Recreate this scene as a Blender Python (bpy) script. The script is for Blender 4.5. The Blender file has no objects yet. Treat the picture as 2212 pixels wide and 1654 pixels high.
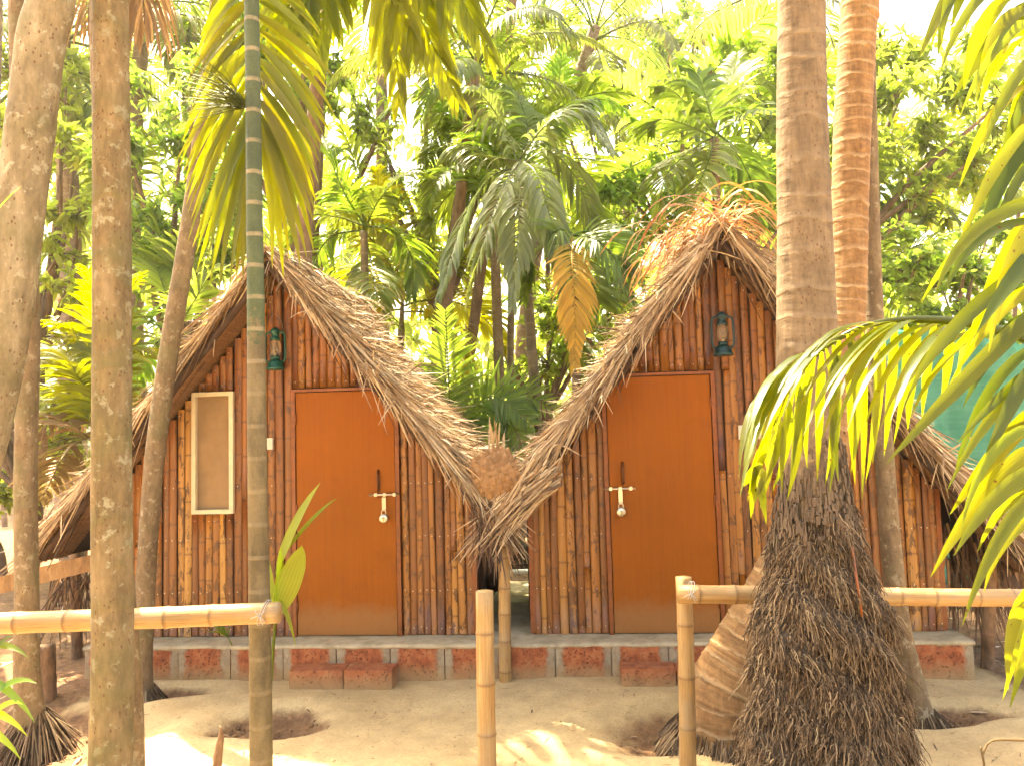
import bpy, math, random
import numpy as np
from mathutils import Vector, Matrix

R = random.Random(11)
rng = np.random.default_rng(11)
sc = bpy.context.scene
col = sc.collection

# ---------------------------------------------------------------- camera, sky, sun, exposure
F = 1671.0                      # focal length in units of a 2212 wide frame
CAM = Vector((0.0, 0.0, 1.75))
CROT = (Matrix.Rotation(math.radians(90 + 3.9), 3, 'X') @ Matrix.Rotation(math.radians(-1.6), 3, 'Z'))
cam_d = bpy.data.cameras.new('camera')
cam_d.sensor_width = 36.0
cam_d.lens = F / 2212 * 36
cam_d.clip_end = 600
cam_d.clip_start = 0.05
cam = bpy.data.objects.new('camera', cam_d)
cam.matrix_world = Matrix.Translation(CAM) @ CROT.to_4x4()
col.objects.link(cam)
sc.camera = cam

SUN = Vector((-0.28, 0.36, 0.89)).normalized()     # towards the sun: high, behind the huts and to the left
world = bpy.data.worlds.new('World')
sc.world = world
world.use_nodes = True
wn = world.node_tree
bg = wn.nodes['Background']
sky = wn.nodes.new('ShaderNodeTexSky')
sky.sky_type = 'NISHITA'
sky.sun_disc = False
sky.sun_elevation = math.asin(SUN.z)
sky.sun_rotation = math.atan2(SUN.x, SUN.y)
sky.air_density = 1.0
sky.dust_density = 6.0
sky.ozone_density = 0.6
wn.links.new(sky.outputs[0], bg.inputs[0])
bg.inputs[1].default_value = 0.15
sun_d = bpy.data.lights.new('sun', 'SUN')
sun_d.energy = 5.0
sun_d.angle = math.radians(0.6)
sun_d.color = (1.0, 0.90, 0.74)
sun = bpy.data.objects.new('sun', sun_d)
sun.rotation_euler = SUN.to_track_quat('Z', 'Y').to_euler()
sun.location = (0, 0, 30)
col.objects.link(sun)
vs = sc.view_settings
vs.view_transform = 'Standard'
vs.look = 'None'
vs.gamma = 1.0
vs.use_curve_mapping = False
vs.exposure = 2.7
vs.use_white_balance = True
vs.white_balance_temperature = 8300
vs.white_balance_tint = 3
sc.cycles.use_denoising = True
sc.cycles.max_bounces = 4
sc.cycles.diffuse_bounces = 3
sc.cycles.glossy_bounces = 2
sc.cycles.transmission_bounces = 4
sc.cycles.use_adaptive_sampling = True
sc.cycles.adaptive_threshold = 0.04
sc.cycles.transparent_max_bounces = 8
sc.cycles.sample_clamp_indirect = 6.0

# ---------------------------------------------------------------- geometry helpers
def ray(px, py):
    return CROT @ Vector(((px - 1106) / F, (827 - py) / F, -1.0))

def at(px, py, Y):
    d = ray(px, py)
    return CAM + d * (Y / d.y)

def gnd(px, py, z=0.0):
    d = ray(px, py)
    return CAM + d * ((z - CAM.z) / d.z)

WU = Vector((1, -0.08, 0)).normalized()            # along the row of huts
WN = Vector((-0.08, -1, 0)).normalized()           # out of the facades, towards the yard
WO = Vector((0, 5.83, 0))

def wl(s, z, o=0.0):
    return WO + WU * s + WN * o + Vector((0, 0, z))

def wp(px, py, o=0.0):
    d = ray(px, py)
    q = WO + WN * o
    t = (q - CAM).dot(WN) / d.dot(WN)
    p = CAM + d * t
    return (p - q).dot(WU), p.z

def arr(x):
    return np.asarray([tuple(v) for v in x], dtype=float)

def unit(a):
    return a / np.maximum(np.linalg.norm(a, axis=-1, keepdims=True), 1e-9)

def link(o, parent=None):
    col.objects.link(o)
    if parent is not None:
        o.parent = parent
    return o

def mesh_obj(name, V, Fc, mat=None, parent=None, attrs=None, smooth=True, loc=None):
    me = bpy.data.meshes.new(name)
    V = np.asarray(V, dtype=float).reshape(-1, 3)
    if loc is not None:
        V = V - np.array(tuple(loc))
    me.from_pydata(V.tolist(), [], Fc.tolist() if isinstance(Fc, np.ndarray) else Fc)
    if attrs:
        for k, a in attrs.items():
            at_ = me.attributes.new(k, 'FLOAT', 'POINT')
            at_.data.foreach_set('value', np.asarray(a, dtype=np.float32).ravel())
    me.polygons.foreach_set('use_smooth', [smooth] * len(me.polygons))
    if mat:
        me.materials.append(mat)
    me.update()
    o = bpy.data.objects.new(name, me)
    link(o, parent)
    if loc is not None:
        base = Vector((0, 0, 0))
        if parent is not None:
            base = pw(parent)
        o.location = Vector(loc) - base
    elif parent is not None:
        o.location = -pw(parent)
    return o

def pw(o):
    v = Vector(o.location)
    while o.parent is not None:
        o = o.parent
        v += o.location
    return v

def thing(name, label, cat, loc=(0, 0, 0), group=None):
    o = bpy.data.objects.new(name, None)
    o.empty_display_size = 0.1
    o.location = loc
    link(o)
    return tag(o, label, cat, group)

def tag(o, label, cat, group=None):
    o['label'] = label
    o['category'] = cat
    if group:
        o['group'] = group
    return o

class MB:
    """collects vertices, faces and point attributes of one mesh"""
    def __init__(self):
        self.V, self.F, self.A, self.n = [], [], {}, 0
    def add(self, V, Fc, **attrs):
        V = np.asarray(V, dtype=float).reshape(-1, 3)
        Fc = [[i + self.n for i in f] for f in (Fc.tolist() if isinstance(Fc, np.ndarray) else Fc)]
        for k in set(self.A) | set(attrs):
            self.A.setdefault(k, [np.zeros(self.n)] if self.n else [])
            a = attrs.get(k, 0.0)
            self.A[k].append(np.full(len(V), a, dtype=float) if np.isscalar(a) else np.asarray(a, dtype=float).ravel())
        self.V.append(V)
        self.F += Fc
        self.n += len(V)
        return self
    def build(self, name, mat, parent=None, smooth=True, loc=None):
        return mesh_obj(name, np.concatenate(self.V), self.F, mat, parent,
                        {k: np.concatenate(v) for k, v in self.A.items()}, smooth, loc)

def box(c, size, ux=None, jitter=0.0):
    """box centred on c; ux = direction of its x axis (horizontal)"""
    c = Vector(c)
    ux = Vector(ux).normalized() if ux is not None else Vector((1, 0, 0))
    uz = Vector((0, 0, 1))
    uy = uz.cross(ux).normalized()
    V = []
    for sx, sy, sz in ((-1, -1, -1), (1, -1, -1), (1, 1, -1), (-1, 1, -1), (-1, -1, 1), (1, -1, 1), (1, 1, 1), (-1, 1, 1)):
        V.append(c + ux * (sx * size[0] / 2) + uy * (sy * size[1] / 2) + uz * (sz * size[2] / 2)
                 + Vector((R.uniform(-1, 1), R.uniform(-1, 1), R.uniform(-1, 1))) * jitter)
    Fc = [(0, 3, 2, 1), (4, 5, 6, 7), (0, 1, 5, 4), (1, 2, 6, 5), (2, 3, 7, 6), (3, 0, 4, 7)]
    return arr(V), Fc

def catmull(P, n):
    P = arr(P)
    if len(P) < 3:
        t = np.linspace(0, 1, n)[:, None]
        return P[0] * (1 - t) + P[-1] * t
    Q = np.vstack([2 * P[0] - P[1], P, 2 * P[-1] - P[-2]])
    seg = np.linalg.norm(np.diff(P, axis=0), axis=1)
    cum = np.concatenate([[0], np.cumsum(seg)]) / seg.sum()
    out = []
    for t in np.linspace(0, 1, n):
        k = min(max(int(np.searchsorted(cum, t, side='right')) - 1, 0), len(P) - 2)
        u = (t - cum[k]) / (cum[k + 1] - cum[k])
        a, b, c, d = Q[k], Q[k + 1], Q[k + 2], Q[k + 3]
        out.append(0.5 * (2 * b + (c - a) * u + (2 * a - 5 * b + 4 * c - d) * u * u + (3 * b - a - 3 * c + d) * u ** 3))
    return np.array(out)

def tube(P, rad, n=8, cap=True, wob=0.0, seed=0):
    """tube along the points P; attrs: v = metres along, a = angle"""
    P = np.asarray(P, dtype=float)
    m = len(P)
    rad = np.full(m, rad, dtype=float) if np.isscalar(rad) else np.asarray(rad, dtype=float)
    T = unit(np.gradient(P, axis=0))
    ref = np.array([0.0, -1.0, 0.0])
    if abs(T[0] @ ref) > 0.9:
        ref = np.array([0.0, 0.0, 1.0])
    Nn = np.zeros_like(P)
    x = unit(ref - T[0] * (T[0] @ ref))
    for i in range(m):
        x = unit(x - T[i] * (T[i] @ x))
        Nn[i] = x
    B = np.cross(T, Nn)
    th = np.linspace(0, 2 * math.pi, n, endpoint=False)
    rr = rad[:, None] * np.ones(n)[None]
    if wob:
        g = np.random.default_rng(seed)
        for k in range(1, 5):
            ph = g.uniform(0, 6.28, 2)
            fr = g.uniform(1.0, 5.0)
            s = np.linspace(0, 1, m)[:, None] * fr * 6.28
            rr = rr * (1 + wob / k * np.sin(th[None] * k + ph[0] + s) * np.cos(s * 0.7 + ph[1]))
    V = P[:, None] + rr[..., None] * (np.cos(th)[None, :, None] * Nn[:, None] + np.sin(th)[None, :, None] * B[:, None])
    ln = np.concatenate([[0], np.cumsum(np.linalg.norm(np.diff(P, axis=0), axis=1))])
    Fc = []
    for i in range(m - 1):
        for j in range(n):
            k = (j + 1) % n
            Fc.append((i * n + j, i * n + k, (i + 1) * n + k, (i + 1) * n + j))
    if cap:
        Fc.append(tuple(range(n - 1, -1, -1)))
        Fc.append(tuple((m - 1) * n + j for j in range(n)))
    return V.reshape(-1, 3), Fc, np.repeat(ln, n), np.tile(th, m)

def add_tube(mb, P, rad, n=8, **kw):
    V, Fc, v, a = tube(P, rad, n, **kw)
    mb.add(V, Fc, v=v, a=a, r=R.random())
    return mb

def lathe(prof, c, n=20):
    c = np.array(tuple(c), dtype=float)
    th = np.linspace(0, 2 * math.pi, n, endpoint=False)
    V = np.array([[(r * math.cos(t), r * math.sin(t), z) for t in th] for r, z in prof]).reshape(-1, 3) + c
    Fc = []
    for i in range(len(prof) - 1):
        for j in range(n):
            k = (j + 1) % n
            Fc.append((i * n + j, i * n + k, (i + 1) * n + k, (i + 1) * n + j))
    Fc.append(tuple(range(n - 1, -1, -1)))
    Fc.append(tuple((len(prof) - 1) * n + j for j in range(n)))
    return V, Fc

LEAF_PROFILE = [(0, .28), (.08, .62), (.22, .95), (.4, 1), (.62, .86), (.82, .52), (.94, .2), (1, .03)]
STRAW_PROFILE = [(0, .8), (.3, 1), (.7, .85), (1, .25)]

def ribbon(P, W, nrm, prof=LEAF_PROFILE, fold=0.25, cols=3):
    """K ribbons: P (K,S,3) centre lines, W (K) half widths, nrm (K,3) which way the upper face looks.  Returns V, F, t, r"""
    P = np.asarray(P, dtype=float)
    K, S, _ = P.shape
    T = unit(np.gradient(P, axis=1))
    side = unit(np.cross(T, np.asarray(nrm)[:, None, :]))
    up = np.cross(side, T)
    s = np.linspace(0, 1, S)
    w = np.interp(s, [p[0] for p in prof], [p[1] for p in prof])
    hw = np.asarray(W)[:, None, None] * w[None, :, None]
    if cols == 3:
        V = np.stack([P - side * hw + up * hw * fold, P, P + side * hw + up * hw * fold], axis=2)
    else:
        V = np.stack([P - side * hw, P + side * hw], axis=2)
    base = (np.arange(K) * S * cols)[:, None, None]
    i = (np.arange(S - 1) * cols)[None, :, None]
    j = np.arange(cols - 1)[None, None, :]
    a = base + i + j
    Fc = np.stack([a, a + 1, a + cols + 1, a + cols], axis=-1).reshape(-1, 4)
    t = np.broadcast_to(s[None, :, None], (K, S, cols)).ravel()
    r = np.broadcast_to(rng.random(K)[:, None, None], (K, S, cols)).ravel()
    x = np.broadcast_to(np.linspace(-1, 1, cols)[None, None, :], (K, S, cols)).ravel()
    return V.reshape(-1, 3), Fc, t, r, x

def bend(base, d, L, droop, S=6, g=(0, 0, -1)):
    """curved centre lines that start along d and sag along g"""
    s = np.linspace(0, 1, S)[None, :, None]
    L = np.asarray(L)[:, None, None]
    dr = np.asarray(droop)[:, None, None]
    gv = np.array(g, dtype=float)[None, None, :]
    # direction turns from d towards g; integrate so that the length stays L
    D = unit(np.asarray(d)[:, None, :] + gv * dr * s * 1.6)
    seg = D * (L / (S - 1))
    P = np.concatenate([np.zeros_like(seg[:, :1]), np.cumsum(seg[:, :-1], axis=1)], axis=1)
    return np.asarray(base)[:, None, :] + P

def vtubes(P, rad, n=3):
    """K thin tubes with n sides; P (K,S,3), rad (K) or (K,S)"""
    K, S, _ = P.shape
    T = unit(np.gradient(P, axis=1))
    ref = np.broadcast_to(np.array([0.31, 0.85, 0.42]), T.shape)
    A = unit(np.cross(T, ref))
    B = np.cross(T, A)
    rad = np.asarray(rad)
    if rad.ndim == 1:
        rad = rad[:, None] * np.linspace(1, 0.45, S)[None]
    th = np.linspace(0, 2 * math.pi, n, endpoint=False)
    V = P[:, :, None] + rad[:, :, None, None] * (np.cos(th)[:, None] * A[:, :, None] + np.sin(th)[:, None] * B[:, :, None])
    base = (np.arange(K) * S * n)[:, None, None]
    i = (np.arange(S - 1) * n)[None, :, None]
    j = np.arange(n)[None, None, :]
    k = (j + 1) % n
    Fc = np.stack([base + i + j, base + i + k, base + i + n + k, base + i + n + j], axis=-1).reshape(-1, 4)
    t = np.broadcast_to(np.linspace(0, 1, S)[None, :, None], (K, S, n)).ravel()
    r = np.broadcast_to(rng.random(K)[:, None, None], (K, S, n)).ravel()
    return V.reshape(-1, 3), Fc, t, r

# ---------------------------------------------------------------- materials
class NT:
    def __init__(self, name):
        self.m = bpy.data.materials.new(name)
        self.m.use_nodes = True
        self.t = self.m.node_tree
        self.b = self.t.nodes['Principled BSDF']
        self.out = self.t.nodes['Material Output']
        self.b.inputs['Roughness'].default_value = 0.8
    def n(self, typ, **kw):
        x = self.t.nodes.new(typ)
        for k, v in kw.items():
            setattr(x, k, v)
        return x
    def put(self, sock, v):
        if hasattr(v, 'is_linked') or isinstance(v, bpy.types.NodeSocket):
            self.t.links.new(v, sock)
        elif isinstance(v, (tuple, list)) and len(v) == 3 and sock.type == 'RGBA':
            sock.default_value = (*v, 1)
        else:
            sock.default_value = v
    def obj(self):
        return self.n('ShaderNodeTexCoord').outputs['Object']
    def rand(self):
        return self.n('ShaderNodeObjectInfo').outputs['Random']
    def attr(self, name):
        return self.n('ShaderNodeAttribute', attribute_name=name).outputs['Fac']
    def vec(self, x=0.0, y=0.0, z=0.0):
        c = self.n('ShaderNodeCombineXYZ')
        for k, v in zip('XYZ', (x, y, z)):
            self.put(c.inputs[k], v)
        return c.outputs[0]
    def scale(self, v, s):
        m = self.n('ShaderNodeMapping')
        self.put(m.inputs['Vector'], v)
        m.inputs['Scale'].default_value = s
        return m.outputs[0]
    def shift(self, v, amount):
        m = self.n('ShaderNodeVectorMath', operation='ADD')
        self.put(m.inputs[0], v)
        self.put(m.inputs[1], amount)
        return m.outputs[0]
    def noise(self, v, scale=5.0, detail=4.0, rough=0.55, dist=0.0):
        x = self.n('ShaderNodeTexNoise')
        self.put(x.inputs['Vector'], v)
        x.inputs['Scale'].default_value = scale
        x.inputs['Detail'].default_value = detail
        x.inputs['Roughness'].default_value = rough
        x.inputs['Distortion'].default_value = dist
        return x.outputs['Fac']
    def voro(self, v, scale=5.0, feature='F1', out='Distance', rnd=1.0):
        x = self.n('ShaderNodeTexVoronoi', feature=feature)
        self.put(x.inputs['Vector'], v)
        x.inputs['Scale'].default_value = scale
        x.inputs['Randomness'].default_value = rnd
        return x.outputs[out]
    def math(self, op, a, b=0.0, c=None):
        x = self.n('ShaderNodeMath', operation=op)
        self.put(x.inputs[0], a)
        self.put(x.inputs[1], b)
        if c is not None:
            self.put(x.inputs[2], c)
        return x.outputs[0]
    def ramp(self, f, stops, interp='LINEAR'):
        x = self.n('ShaderNodeValToRGB')
        x.color_ramp.interpolation = interp
        e = x.color_ramp.elements
        while len(e) < len(stops):
            e.new(0.5)
        for q, (p, c) in zip(e, stops):
            q.position = p
            c = (c, c, c) if not isinstance(c, (tuple, list)) else c
            q.color = (*c, 1)
        self.put(x.inputs[0], f)
        return x.outputs[0]
    def mix(self, f, a, b, mode='MIX'):
        x = self.n('ShaderNodeMix', data_type='RGBA', blend_type=mode)
        self.put(x.inputs[0], f)
        self.put(x.inputs[6], a)
        self.put(x.inputs[7], b)
        return x.outputs[2]
    def bump(self, h, strength=0.4, dist=0.01, prev=None):
        x = self.n('ShaderNodeBump')
        x.inputs['Strength'].default_value = strength
        x.inputs['Distance'].default_value = dist
        self.put(x.inputs['Height'], h)
        if prev is not None:
            self.put(x.inputs['Normal'], prev)
        return x.outputs[0]
    def end(self, colr, rough=None, normal=None, **kw):
        self.put(self.b.inputs['Base Color'], colr)
        if rough is not None:
            self.put(self.b.inputs['Roughness'], rough)
        if normal is not None:
            self.put(self.b.inputs['Normal'], normal)
        for k, v in kw.items():
            self.put(self.b.inputs[k.replace('_', ' ')], v)
        return self.m

def hsv(n, c, hue=0.5, sat=1.0, val=1.0):
    x = n.n('ShaderNodeHueSaturation')
    n.put(x.inputs['Hue'], hue)
    n.put(x.inputs['Saturation'], sat)
    n.put(x.inputs['Value'], val)
    n.put(x.inputs['Color'], c)
    return x.outputs[0]

def leaf_material(name, refl, trans, amount=0.5, gloss=0.45, dry=None, dry_at=0.93, spots=False, vary=0.25):
    n = NT(name)
    r = n.attr('r')
    t = n.attr('t')
    o = n.obj()
    rr = n.math('FRACT', n.math('ADD', n.math('MULTIPLY', r, 3.7), n.math('MULTIPLY', n.rand(), 5.3)))
    val = n.math('MULTIPLY_ADD', rr, vary * 2, 1 - vary)
    hue = n.math('MULTIPLY_ADD', n.rand(), 0.04, 0.48)
    big = n.noise(o, 2.5, 2)
    c1 = hsv(n, refl, hue, 1.0, val)
    c2 = hsv(n, trans, hue, 1.0, n.math('MULTIPLY', val, n.math('MULTIPLY_ADD', big, 0.5, 0.75)))
    if dry is not None:
        f = n.math('ADD', t, n.math('MULTIPLY', n.noise(o, 14, 3), 0.16))
        f = n.ramp(f, [(dry_at, 0), (dry_at + 0.05, 1)])
        c1 = n.mix(f, c1, dry)
        c2 = n.mix(f, c2, tuple(min(1, q * 1.2) for q in dry))
    if spots:
        v = n.math('ADD', n.voro(o, 34), n.math('MULTIPLY', n.noise(o, 19, 2), 0.3))
        k = n.math('MULTIPLY', n.math('LESS_THAN', v, 0.26), n.math('GREATER_THAN', n.noise(o, 6, 1), 0.5))
        c1 = n.mix(k, c1, (0.12, 0.05, 0.015))
        c2 = n.mix(k, c2, (0.16, 0.06, 0.01))
    vein = n.math('ABSOLUTE', n.math('SINE', n.math('MULTIPLY', n.attr('x'), 11.0)))
    rib = n.ramp(vein, [(0.0, 0.62), (0.45, 1.0)])
    c1 = n.mix(0.8, c1, rib, 'MULTIPLY')
    c2 = n.mix(0.8, c2, rib, 'MULTIPLY')
    nb = n.bump(vein, 0.12, 0.002)
    n.end(c1, gloss, nb)
    n.b.inputs['Specular IOR Level'].default_value = 0.5
    tr = n.n('ShaderNodeBsdfTranslucent')
    n.put(tr.inputs['Color'], c2)
    mx = n.n('ShaderNodeMixShader')
    mx.inputs[0].default_value = amount
    n.t.links.new(n.b.outputs[0], mx.inputs[1])
    n.t.links.new(tr.outputs[0], mx.inputs[2])
    n.t.links.new(mx.outputs[0], n.out.inputs['Surface'])
    return n.m

M = {}
M['leaf_areca'] = leaf_material('leaf_areca', (0.085, 0.14, 0.035), (0.34, 0.49, 0.05), 0.55, 0.4, (0.22, 0.13, 0.04), 1.06)
M['leaf_dark'] = leaf_material('leaf_dark', (0.08, 0.12, 0.028), (0.32, 0.44, 0.035), 0.52, 0.38)
M['leaf_yellow'] = leaf_material('leaf_yellow', (0.10, 0.115, 0.012), (0.50, 0.50, 0.012), 0.55, 0.42, (0.30, 0.09, 0.02), 1.06)
M['leaf_near'] = leaf_material('leaf_near', (0.055, 0.075, 0.010), (0.42, 0.44, 0.014), 0.5, 0.28, (0.22, 0.10, 0.02), 1.07, True)
M['leaf_coconut'] = leaf_material('leaf_coconut', (0.10, 0.13, 0.045), (0.32, 0.40, 0.06), 0.5, 0.38, (0.28, 0.17, 0.07), 0.9)
M['leaf_mango'] = leaf_material('leaf_mango', (0.08, 0.13, 0.032), (0.40, 0.56, 0.06), 0.58, 0.35, vary=0.35)
M['leaf_bright'] = leaf_material('leaf_bright', (0.10, 0.15, 0.04), (0.44, 0.60, 0.07), 0.6, 0.4, vary=0.3)
M['leaf_pale'] = leaf_material('leaf_pale', (0.16, 0.20, 0.09), (0.32, 0.38, 0.07), 0.42, 0.3)  # sky reflection on the blades is put into this pale grey-green colour
M['leaf_near_dark'] = leaf_material('leaf_near_dark', (0.035, 0.055, 0.010), (0.17, 0.21, 0.012), 0.42, 0.28, (0.22, 0.10, 0.02), 1.07, True)  # darker copy of the near leaf: shade on overlapped blades put into the colour
M['leaf_dead'] = leaf_material('leaf_dead', (0.52, 0.36, 0.07), (0.85, 0.60, 0.07), 0.5, 0.6)
M['leaf_brown'] = leaf_material('leaf_brown', (0.24, 0.155, 0.075), (0.30, 0.18, 0.07), 0.35, 0.7)
M['leaf_seedling'] = leaf_material('leaf_seedling', (0.20, 0.29, 0.03), (0.50, 0.62, 0.03), 0.5, 0.3)

def straw_material(name, stops, trans=0.12):
    n = NT(name)
    r = n.attr('r')
    o = n.obj()
    c = n.ramp(n.math('FRACT', n.math('MULTIPLY', r, 7.31)), stops)
    c = n.mix(0.5, c, n.ramp(n.noise(o, 30, 3), [(0.3, 0.35), (0.65, 1.0)]), 'MULTIPLY')
    n.end(c, 0.6)
    tr = n.n('ShaderNodeBsdfTranslucent')
    n.put(tr.inputs['Color'], c)
    mx = n.n('ShaderNodeMixShader')
    mx.inputs[0].default_value = trans
    n.t.links.new(n.b.outputs[0], mx.inputs[1])
    n.t.links.new(tr.outputs[0], mx.inputs[2])
    n.t.links.new(mx.outputs[0], n.out.inputs['Surface'])
    return n.m

M['straw'] = straw_material('straw', [(0, (0.11, 0.055, 0.025)), (0.25, (0.29, 0.17, 0.09)), (0.6, (0.48, 0.33, 0.20)), (1, (0.66, 0.52, 0.36))])
M['straw_orange'] = straw_material('straw_orange', [(0, (0.30, 0.10, 0.025)), (0.5, (0.50, 0.20, 0.05)), (1, (0.58, 0.34, 0.13))], 0.3)
M['straw_dark'] = straw_material('straw_dark', [(0, (0.045, 0.018, 0.008)), (0.6, (0.14, 0.065, 0.03)), (1, (0.30, 0.17, 0.085))])
M['weave'] = straw_material('weave', [(0, (0.24, 0.115, 0.045)), (0.5, (0.29, 0.145, 0.06)), (1, (0.34, 0.18, 0.08))], 0.06)
M['weave_green'] = straw_material('weave_green', [(0, (0.22, 0.19, 0.09)), (0.6, (0.36, 0.31, 0.17)), (1, (0.46, 0.40, 0.24))], 0.1)

def bark(name, c_dark, c_mid, c_light, ring=0.0, ring_step=0.1, ring_col=None, patch=None, spot=True, vert=1.0, stria=0.0):
    n = NT(name)
    o = n.obj()
    v = n.attr('v')
    a = n.noise(n.scale(o, (1, 1, 0.4)), 12, 8, 0.7)
    c = n.ramp(a, [(0.28, c_dark), (0.5, c_mid), (0.75, c_light)])
    fine = n.noise(n.scale(o, (1, 1, 0.25 * vert)), 70, 4, 0.7)
    c = n.mix(0.45, c, n.ramp(fine, [(0.3, 0.45), (0.65, 1.15)]), 'MULTIPLY')
    if patch:
        p = n.noise(n.shift(o, (3.3, 1.7, 0.4)), 19, 6, 0.68)
        c = n.mix(n.ramp(p, [(0.565, 0), (0.62, 0.7)]), c, patch)
        gl = n.noise(n.shift(o, (1.3, 5.7, 2.4)), 4, 4, 0.6)
        c = n.mix(n.ramp(gl, [(0.5, 0), (0.66, 0.5)]), c, (0.115, 0.105, 0.045))
    h = n.math('MULTIPLY', fine, 0.5)
    if ring_col:
        wob = n.math('ADD', n.math('MULTIPLY', n.math('SUBTRACT', n.noise(o, 6, 4), 0.5), ring_step * 0.9), n.math('MULTIPLY', n.noise(n.vec(0.0, 0.0, v), 3.0, 2), ring_step * 2.2))
        q = n.math('FRACT', n.math('DIVIDE', n.math('ADD', v, wob), ring_step))
        k = n.ramp(q, [(0.0, 1), (0.12, 0.7), (0.22, 0), (0.93, 0), (1.0, 1)])
        c = n.mix(n.math('MULTIPLY', k, n.math('MULTIPLY', n.ramp(n.noise(o, 12, 4), [(0.35, 0.25), (0.65, 1.0)]), ring)), c, ring_col)
        h = n.math('ADD', h, n.math('MULTIPLY', k, 0.5))
    if stria:
        q2 = n.noise(n.vec(n.math('MULTIPLY', n.attr('a'), 1.2), 0.0, n.math('MULTIPLY', n.math('ADD', v, n.math('MULTIPLY', n.noise(o, 9, 2), 0.03)), 42.0)), 1.0, 3, 0.6)
        c = n.mix(stria, c, n.ramp(q2, [(0.3, 0.45), (0.7, 1.35)]), 'MULTIPLY')
        h = n.math('ADD', h, n.math('MULTIPLY', q2, 0.8))
    if spot:
        s = n.math('LESS_THAN', n.voro(n.scale(o, (1, 1, 0.6)), 55), 0.22)
        s = n.math('MULTIPLY', s, n.math('GREATER_THAN', n.noise(o, 11, 2), 0.52))
        c = n.mix(n.math('MULTIPLY', s, 0.8), c, (0.10, 0.045, 0.02))
    return n.end(c, 0.85, n.bump(h, 0.5, 0.012))

M['bark_areca'] = bark('bark_areca', (0.085, 0.056, 0.024), (0.185, 0.125, 0.060), (0.29, 0.205, 0.115), 0.45, 0.34, (0.115, 0.105, 0.035), (0.30, 0.28, 0.19))
M['bark_mottled'] = bark('bark_mottled', (0.10, 0.075, 0.042), (0.22, 0.170, 0.105), (0.38, 0.32, 0.23), 0.2, 0.5, (0.08, 0.06, 0.03), (0.36, 0.34, 0.26))
M['bark_coconut'] = bark('bark_coconut', (0.095, 0.060, 0.034), (0.18, 0.118, 0.068), (0.27, 0.185, 0.115), 0.38, 0.155, (0.34, 0.26, 0.18), None, True, 0.5, 0.35)
M['bark_ringed'] = bark('bark_ringed', (0.16, 0.075, 0.028), (0.26, 0.135, 0.055), (0.36, 0.21, 0.10), 0.6, 0.095, (0.50, 0.36, 0.22), None, False, 0.4, 0.6)
M['bark_thin'] = bark('bark_thin', (0.085, 0.052, 0.028), (0.165, 0.110, 0.062), (0.25, 0.18, 0.11), 0.4, 0.2, (0.11, 0.08, 0.04), (0.30, 0.25, 0.18))
M['bark_tree'] = bark('bark_tree', (0.075, 0.045, 0.025), (0.155, 0.095, 0.058), (0.24, 0.165, 0.11), spot=False)
M['bark_far'] = bark('bark_far', (0.13, 0.085, 0.06), (0.23, 0.16, 0.115), (0.34, 0.26, 0.20), 0.5, 0.16, (0.42, 0.34, 0.28), None, False)

def green_areca():
    """green stem with pale leaf scars that goes grey-brown towards the ground"""
    n = NT('bark_green')
    o = n.obj()
    v = n.attr('v')
    g = n.attr('g')
    wob = n.math('MULTIPLY', n.math('SUBTRACT', n.noise(o, 10, 2), 0.5), 0.012)
    q = n.math('FRACT', n.math('DIVIDE', n.math('ADD', v, wob), 0.155))
    scar = n.ramp(q, [(0, 1), (0.10, 0.9), (0.13, 0), (0.97, 0), (1, 1)])
    green = n.ramp(n.noise(o, 8, 4), [(0.3, (0.038, 0.055, 0.022)), (0.7, (0.080, 0.100, 0.040))])
    grey = n.ramp(n.noise(n.scale(o, (1, 1, .4)), 14, 5), [(0.3, (0.085, 0.060, 0.026)), (0.7, (0.20, 0.145, 0.072))])
    f = n.math('ADD', g, n.math('MULTIPLY', n.math('SUBTRACT', n.noise(o, 30, 4, 0.75), 0.5), 0.9))
    f = n.ramp(f, [(0.45, 0), (0.52, 1)])
    c = n.mix(f, grey, green)
    sw = n.math('MULTIPLY', scar, n.math('MULTIPLY_ADD', g, 0.55, 0.3))
    c = n.mix(n.math('MULTIPLY', sw, n.ramp(n.noise(o, 16, 4), [(0.3, 0.4), (0.6, 1.0)])), c, (0.34, 0.26, 0.16))
    c = n.mix(0.35, c, n.ramp(n.noise(o, 90, 3), [(0.3, 0.4), (0.7, 1.1)]), 'MULTIPLY')
    return n.end(c, 0.6, n.bump(n.math('ADD', scar, n.noise(o, 60, 3)), 0.35, 0.006))
M['bark_green'] = green_areca()

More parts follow.
